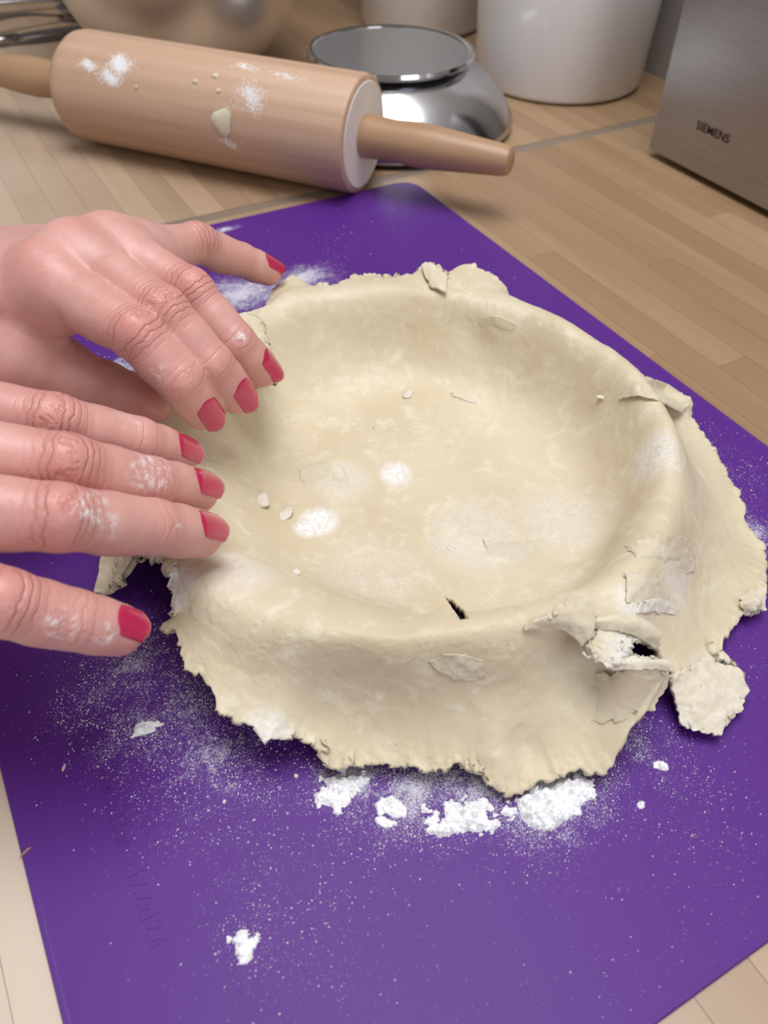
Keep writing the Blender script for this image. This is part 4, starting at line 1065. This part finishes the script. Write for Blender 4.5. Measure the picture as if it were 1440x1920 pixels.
# ------------------------------------------------------------------ cutlery at the far left
def tube(name, pts, rad, mat, parent, flat=0.5, n=12):
    V_ = []; F_ = []
    pts = [np.asarray(p, float) for p in pts]
    for i, p in enumerate(pts):
        d = nrm(pts[min(i + 1, len(pts) - 1)] - pts[max(i - 1, 0)]); s = nrm(np.cross(UP, d)); u = np.cross(d, s)
        for k2 in range(n):
            a = 2 * math.pi * k2 / n; V_.append(p + s * math.cos(a) * rad[i] + u * math.sin(a) * rad[i] * (flat if not isinstance(flat, list) else flat[i]))
    for i in range(len(pts) - 1):
        for k2 in range(n): F_.append((i * n + k2, i * n + (k2 + 1) % n, (i + 1) * n + (k2 + 1) % n, (i + 1) * n + k2))
    F_.append(tuple(range(n))[::-1]); F_.append(tuple((len(pts) - 1) * n + k2 for k2 in range(n)))
    return mesh_obj(name, V_, F_, mat, parent)
def lerp(a, b, t): return a * (1 - t) + b * t
M_CUT = plain('cutlery_steel', (0.42, 0.41, 0.42), 0.2, 1.0)
M_CUTD = plain('dark_cutlery_steel', (0.16, 0.13, 0.13), 0.3, 0.9)
s0, s1 = at(118, 30, 0.005), at(-70, 58, 0.009)
spoon = empty('spoon', tuple(s0 * np.array([1, 1, 0]))); tag(spoon, 'polished steel spoon lying left of the mixing bowl', 'spoon')
offv = np.array([s0[0], s0[1], 0])
tube('handle', [lerp(s0, s1, t) + UP * 0.006 * math.sin(t * 3.0) - offv for t in np.linspace(0, 1, 12)], [.0028, .0026, .0025, .0026, .003, .0034, .0038, .0042, .0046, .0050, .0052, .004], M_CUT, spoon)
hd = nrm(s0 - s1); hs = nrm(np.cross(UP, hd)); Vh = []; Fh = []
for s_ in (0, 1):
    for j in range(11):
        for i in range(28):
            q = j / 10; a = 2 * math.pi * i / 28; x = 0.030 * q * math.cos(a); y = 0.019 * q * math.sin(a) * (1 - 0.18 * math.cos(a))
            Vh.append(s0 - offv + hd * (0.026 + x) + hs * y + UP * (0.0105 * q * q - 0.004 - 0.0012 * s_))
for j in range(10):
    for i in range(28):
        a, b = j * 28 + i, j * 28 + (i + 1) % 28
        Fh.append((a, b, b + 28, a + 28)); Fh.append((a + 308, a + 336, b + 336, b + 308))
for i in range(28): Fh.append((280 + i, 280 + (i + 1) % 28, 588 + (i + 1) % 28, 588 + i))
mesh_obj('spoon_bowl', Vh, Fh, M_CUT, spoon)
k0, k1 = at(190, 47, 0.006), at(25, 70, 0.006)
knife = empty('table_knife', tuple(k1 * np.array([1, 1, 0]))); tag(knife, 'dark steel table knife lying between the spoon and the rolling pin', 'knife')
ko = np.array([k1[0], k1[1], 0])
tube('blade', [lerp(k0, k1, t) - ko for t in np.linspace(0, 1, 10)], [.003, .008, .0095, .010, .010, .010, .010, .0095, .008, .006], M_CUTD, knife, 0.18)
kd = nrm(k1 - k0)
tube('handle', [k1 - ko + kd * q for q in np.linspace(-0.004, 0.10, 8)], [.005, .006, .0062, .0065, .007, .0075, .008, .006], M_CUT, knife, 0.6)['label'] = 'bright polished handle'
f0, f1 = at(120, 2, 0.006), at(-80, 20, 0.008)
fork = empty('fork', tuple(f0 * np.array([1, 1, 0]))); tag(fork, 'steel fork lying beyond the spoon at the upper left corner', 'fork')
fo = np.array([f0[0], f0[1], 0]); fd = nrm(f0 - f1); fs = nrm(np.cross(UP, fd))
tube('handle', [lerp(f0, f1, t) + UP * 0.004 * math.sin(t * 3) - fo for t in np.linspace(0, 1, 10)], [.003, .0028, .003, .0034, .0038, .0042, .0046, .0050, .0054, .0045], M_CUT, fork)
for q in (-1.5, -0.5, 0.5, 1.5): tube('tine', [f0 - fo + fs * q * (0.0015 + 0.0035 * min(1, t * 3)) + fd * (0.065 * t) + UP * (-0.003 * math.sin(t * 2.6)) for t in np.linspace(0, 1, 8)], [.0024, .0022, .002, .002, .002, .0018, .0016, .0010], M_CUT, fork)
dk = at(10, -14, 0.0)
tray = empty('cutlery_tray', (dk[0], dk[1], 0)); tag(tray, 'black tray at the upper left corner beyond the cutlery', 'tray')
bm_obj('tray_base', box_bm(-0.16, 0.05, -0.02, 0.14, 0.0, 0.003), M_BLACK, tray)
for (x0, x1, y0, y1) in ((-0.16, 0.05, -0.023, -0.02), (-0.16, 0.05, 0.14, 0.143), (-0.163, -0.16, -0.023, 0.143), (0.05, 0.053, -0.023, 0.143)):
    bm_obj('tray_rim', box_bm(x0, x1, y0, y1, 0.0, 0.012), M_BLACK, tray)

# ------------------------------------------------------------------ flour on the mat
def clump(px, py, rx, ry, hgt, seed, label, rot=0.0):
    """crumbly heap of flour"""
    n_ = 90; g_ = np.linspace(-1.3, 1.3, n_); X, Y = np.meshgrid(g_, g_, indexing='ij'); P_ = np.stack([X * rx, Y * ry, 0 * X], -1) * 1000
    d = np.sqrt(X * X + Y * Y) + 0.50 * fbm(P_ + seed * 7.3, 0.30, 5, seed, 0.62) + 0.10
    z = np.clip(1 - d, 0, 1) ** 0.6 * hgt * (0.75 + 0.55 * fbm(P_ + seed, 0.7, 3, seed + 2, 0.6))
    z = np.where(1 - d > 0, np.maximum(z, 0) + 0.00005, -0.0002)
    idx_ = np.arange(n_ * n_).reshape(n_, n_); q = np.stack([idx_[:-1, :-1], idx_[1:, :-1], idx_[1:, 1:], idx_[:-1, 1:]], -1).reshape(-1, 4)
    zz = z.ravel(); q = q[(zz[q] > -0.0001).any(1)]
    c0 = at(px, py, MT); ca, sa_ = math.cos(rot), math.sin(rot)
    x, y = (X * rx).ravel(), (Y * ry).ravel()
    V_ = np.stack([x * ca - y * sa_, x * sa_ + y * ca, zz], 1)
    us = np.unique(q); mp = np.full(len(V_), -1); mp[us] = np.arange(len(us))
    # close underneath
    Vt = V_[us]; Vb = Vt.copy(); Vb[:, 2] = -0.0001
    qt = mp[q]; e = np.concatenate([qt[:, [0, 1]], qt[:, [1, 2]], qt[:, [2, 3]], qt[:, [3, 0]]]); ks = np.sort(e, 1); ks = ks[:, 0] * 100000 + ks[:, 1]
    u_, iv, ct = np.unique(ks, return_inverse=True, return_counts=True); b_ = e[ct[iv] == 1]; m_ = len(Vt)
    sd = np.stack([b_[:, 1], b_[:, 0], b_[:, 0] + m_, b_[:, 1] + m_], 1)
    o = np_obj('flour_clump', np.concatenate([Vt, Vb]), np.concatenate([qt, qt[:, ::-1] + m_, sd]), M_FLOUR)
    o.location = (c0[0], c0[1], MT + 0.0001)
    tag(o, label, 'flour', 'flour clumps on the mat')
R_img = math.atan2(-0.486, 0.874)
clump(640, 1478, .0085, .0055, .0030, 1, 'white flour clump under the front left corner of the dough', R_img + 0.5)
clump(612, 1490, .0028, .0026, .0016, 2, 'small flour lump left of the front left flour clump', R_img)
clump(738, 1517, .0050, .0034, .0022, 3, 'flour lump between the front left clump and the longest clump', R_img)
clump(722, 1540, .0028, .0018, .0015, 4, 'smallest flour lump in front of the dough, lying lowest', R_img)
clump(872, 1532, .0118, .0052, .0036, 5, 'long jagged white flour clump left of the pointed dough corner', R_img + 0.12)
clump(1012, 1515, .0068, .0055, .0040, 6, 'thick rounded flour clump right of the pointed dough corner', R_img + 0.2)
clump(1068, 1490, .0090, .0056, .0026, 7, 'flat wide flour patch beneath the front right dough edge', R_img + 0.3)
clump(457, 1775, .0040, .0034, .0020, 8, 'single flour pile near the bottom of the mat', R_img - 0.5)
clump(275, 1362, .0044, .0030, .0016, 9, 'flour clump in the dusty area left of the dough', R_img + 0.5)
clump(1240, 1437, .0022, .0016, .0012, 10, 'tiny flour lump right of the front dough edge', R_img)
clump(1202, 1512, .0016, .0014, .0012, 11, 'isolated flour speck right of the rounded flour clump', R_img)

def shard(px, py, L, w, h_, ang_, seed, name, mat, label, cat, group):
    rs = np.random.RandomState(seed); bm = bmesh.new(); n_ = 8
    lo_ = []; up_ = []
    for i in range(n_):
        a = 2 * math.pi * i / n_; q = rs.uniform(.75, 1.2); x, y = L * math.cos(a) * q, w * math.sin(a) * q
        X, Y = x * math.cos(ang_) - y * math.sin(ang_), x * math.sin(ang_) + y * math.cos(ang_)
        lo_.append(bm.verts.new((X, Y, 0))); up_.append(bm.verts.new((X * .8, Y * .8, h_ * rs.uniform(.6, 1.1))))
    for i in range(n_): bm.faces.new((lo_[i], lo_[(i + 1) % n_], up_[(i + 1) % n_], up_[i]))
    bm.faces.new(up_); bm.faces.new(lo_[::-1])
    o = bm_obj(name, bm, mat); c0 = at(px, py, MT); o.location = (c0[0], c0[1], MT + 0.0001)
    if mat == M_DOUGH: attr(o, 'flour', np.full(len(o.data.vertices), 0.5))
    return tag(o, label, cat, group)
shard(120, 1440, .0014, .0005, .0006, 0.9, 1, 'dough_crumb', M_DOUGH, 'slim white dough sliver on the mat left of the embossed numbers', 'crumb', 'crumbs on the mat')
shard(421, 1504, .0008, .0006, .0006, 0.5, 2, 'dough_crumb', M_DOUGH, 'lone white crumb on the mat left below the dough', 'crumb', 'crumbs on the mat')
shard(555, 1456, .0008, .0007, .0006, 0.2, 3, 'dough_crumb', M_DOUGH, 'small crumb on the mat just left of the front flour clump', 'crumb', 'crumbs on the mat')
shard(48, 1598, .0022, .0004, .0004, 0.45, 5, 'crumb_stalk', plain('brown_husk', (0.35, 0.17, 0.12), 0.7), 'tiny reddish brown husk at the left edge of the mat', 'crumb', None)

# loose grains: far too many to count
def grains(n_, spots, bg, seed):
    rs = np.random.RandomState(seed); pts = []
    for (px, py, rx, ry, cnt) in spots:
        c0 = at(px, py, MT)
        pts.append(np.stack([c0[0] + rs.normal(size=cnt) * rx, c0[1] + rs.normal(size=cnt) * ry], 1))
    pts.append(np.stack([rs.uniform(-.156, .156, bg), rs.uniform(-.22, .22, bg)], 1))
    P_ = np.concatenate(pts); P_ = P_[(np.abs(P_[:, 0]) < .157) & (np.abs(P_[:, 1]) < .221)]
    P_ = P_[np.linalg.norm(P_ - PC, axis=1) > 0.0945]
    cl_ = noise(np.stack([P_[:, 0], P_[:, 1], 0 * P_[:, 0]], 1), 160, seed); P_ = P_[cl_ > rs.uniform(-1.0, 0.35, len(P_))]
    m = len(P_); r = 0.00008 + 0.00030 * rs.rand(m) ** 7 + 0.00006 * rs.rand(m)
    tet = np.array([[1, 0, -.3], [-.5, .87, -.3], [-.5, -.87, -.3], [0, 0, .9]])
    a = rs.uniform(0, 6.28, m); ca, sa_ = np.cos(a), np.sin(a)
    sx = rs.uniform(.7, 1.5, m)
    V_ = np.empty((m, 4, 3))
    V_[:, :, 0] = P_[:, None, 0] + r[:, None] * (tet[None, :, 0] * (ca * sx)[:, None] - tet[None, :, 1] * sa_[:, None])
    V_[:, :, 1] = P_[:, None, 1] + r[:, None] * (tet[None, :, 0] * (sa_ * sx)[:, None] + tet[None, :, 1] * ca[:, None])
    V_[:, :, 2] = MT + 0.00003 + r[:, None] * (tet[None, :, 2] + 0.3)
    T_ = np.array([[0, 1, 3], [1, 2, 3], [2, 0, 3], [0, 2, 1]])
    F_ = (np.arange(m)[:, None, None] * 4 + T_[None]).reshape(-1, 3)
    o = np_obj('flour_dust', V_.reshape(-1, 3), F_, M_FLOUR)
    tag(o, 'fine white flour grains sprinkled over the purple mat', 'flour', None, 'stuff')
grains(0, [(250, 1240, .012, .012, 1800), (330, 1330, .016, .010, 4200), (140, 1330, .008, .006, 500), (440, 1430, .014, .012, 2600), (330, 1490, .012, .012, 700), (280, 1370, .006, .005, 400),
    (660, 1465, .008, .006, 2400), (780, 1495, .012, .008, 5000), (900, 1500, .012, .008, 3500), (1040, 1500, .014, .008, 5000), (1200, 1400, .008, .010, 1400), (1280, 1500, .012, .014, 600), (1290, 1440, .008, .01, 300),
    (540, 1640, .010, .022, 1500), (470, 1760, .006, .006, 500), (450, 550, .016, .010, 2500), (570, 520, .012, .008, 1500), (1410, 1000, .008, .010, 1000), (1390, 900, .012, .012, 800), (1320, 820, .008, .008, 300),
    (1400, 1260, .014, .014, 500), (620, 460, .012, .008, 120), (1000, 1700, .05, .03, 500), (1250, 1650, .03, .03, 500), (230, 690, .012, .01, 800)], 1500, 5)

# second level: pieces that belong to a part rather than to the whole thing
def under(child, part):
    child.parent = part; child.location = tuple(np.array(child.location) - np.array(part.location))
barrel = next(c for c in pin.children if c.name.startswith('barrel'))
for c in list(pin.children):
    if c.name.split('.')[0] in ('end_grain', 'flour_smear', 'dough_scrap'): under(c, barrel)
plate = next(c for c in scale.children if c.name.startswith('weighing_plate'))
for c in list(scale.children):
    if c.name.startswith('plate_rim'): under(c, plate)
front = next(c for c in toaster.children if c.name.startswith('front_panel')); tbody = next(c for c in toaster.children if c.name.startswith('body'))
for c in list(toaster.children):
    if c.name.startswith('brand_lettering'): under(c, front)
    elif c.name.split('.')[0] in ('slot_rim', 'foot'): under(c, tbody)
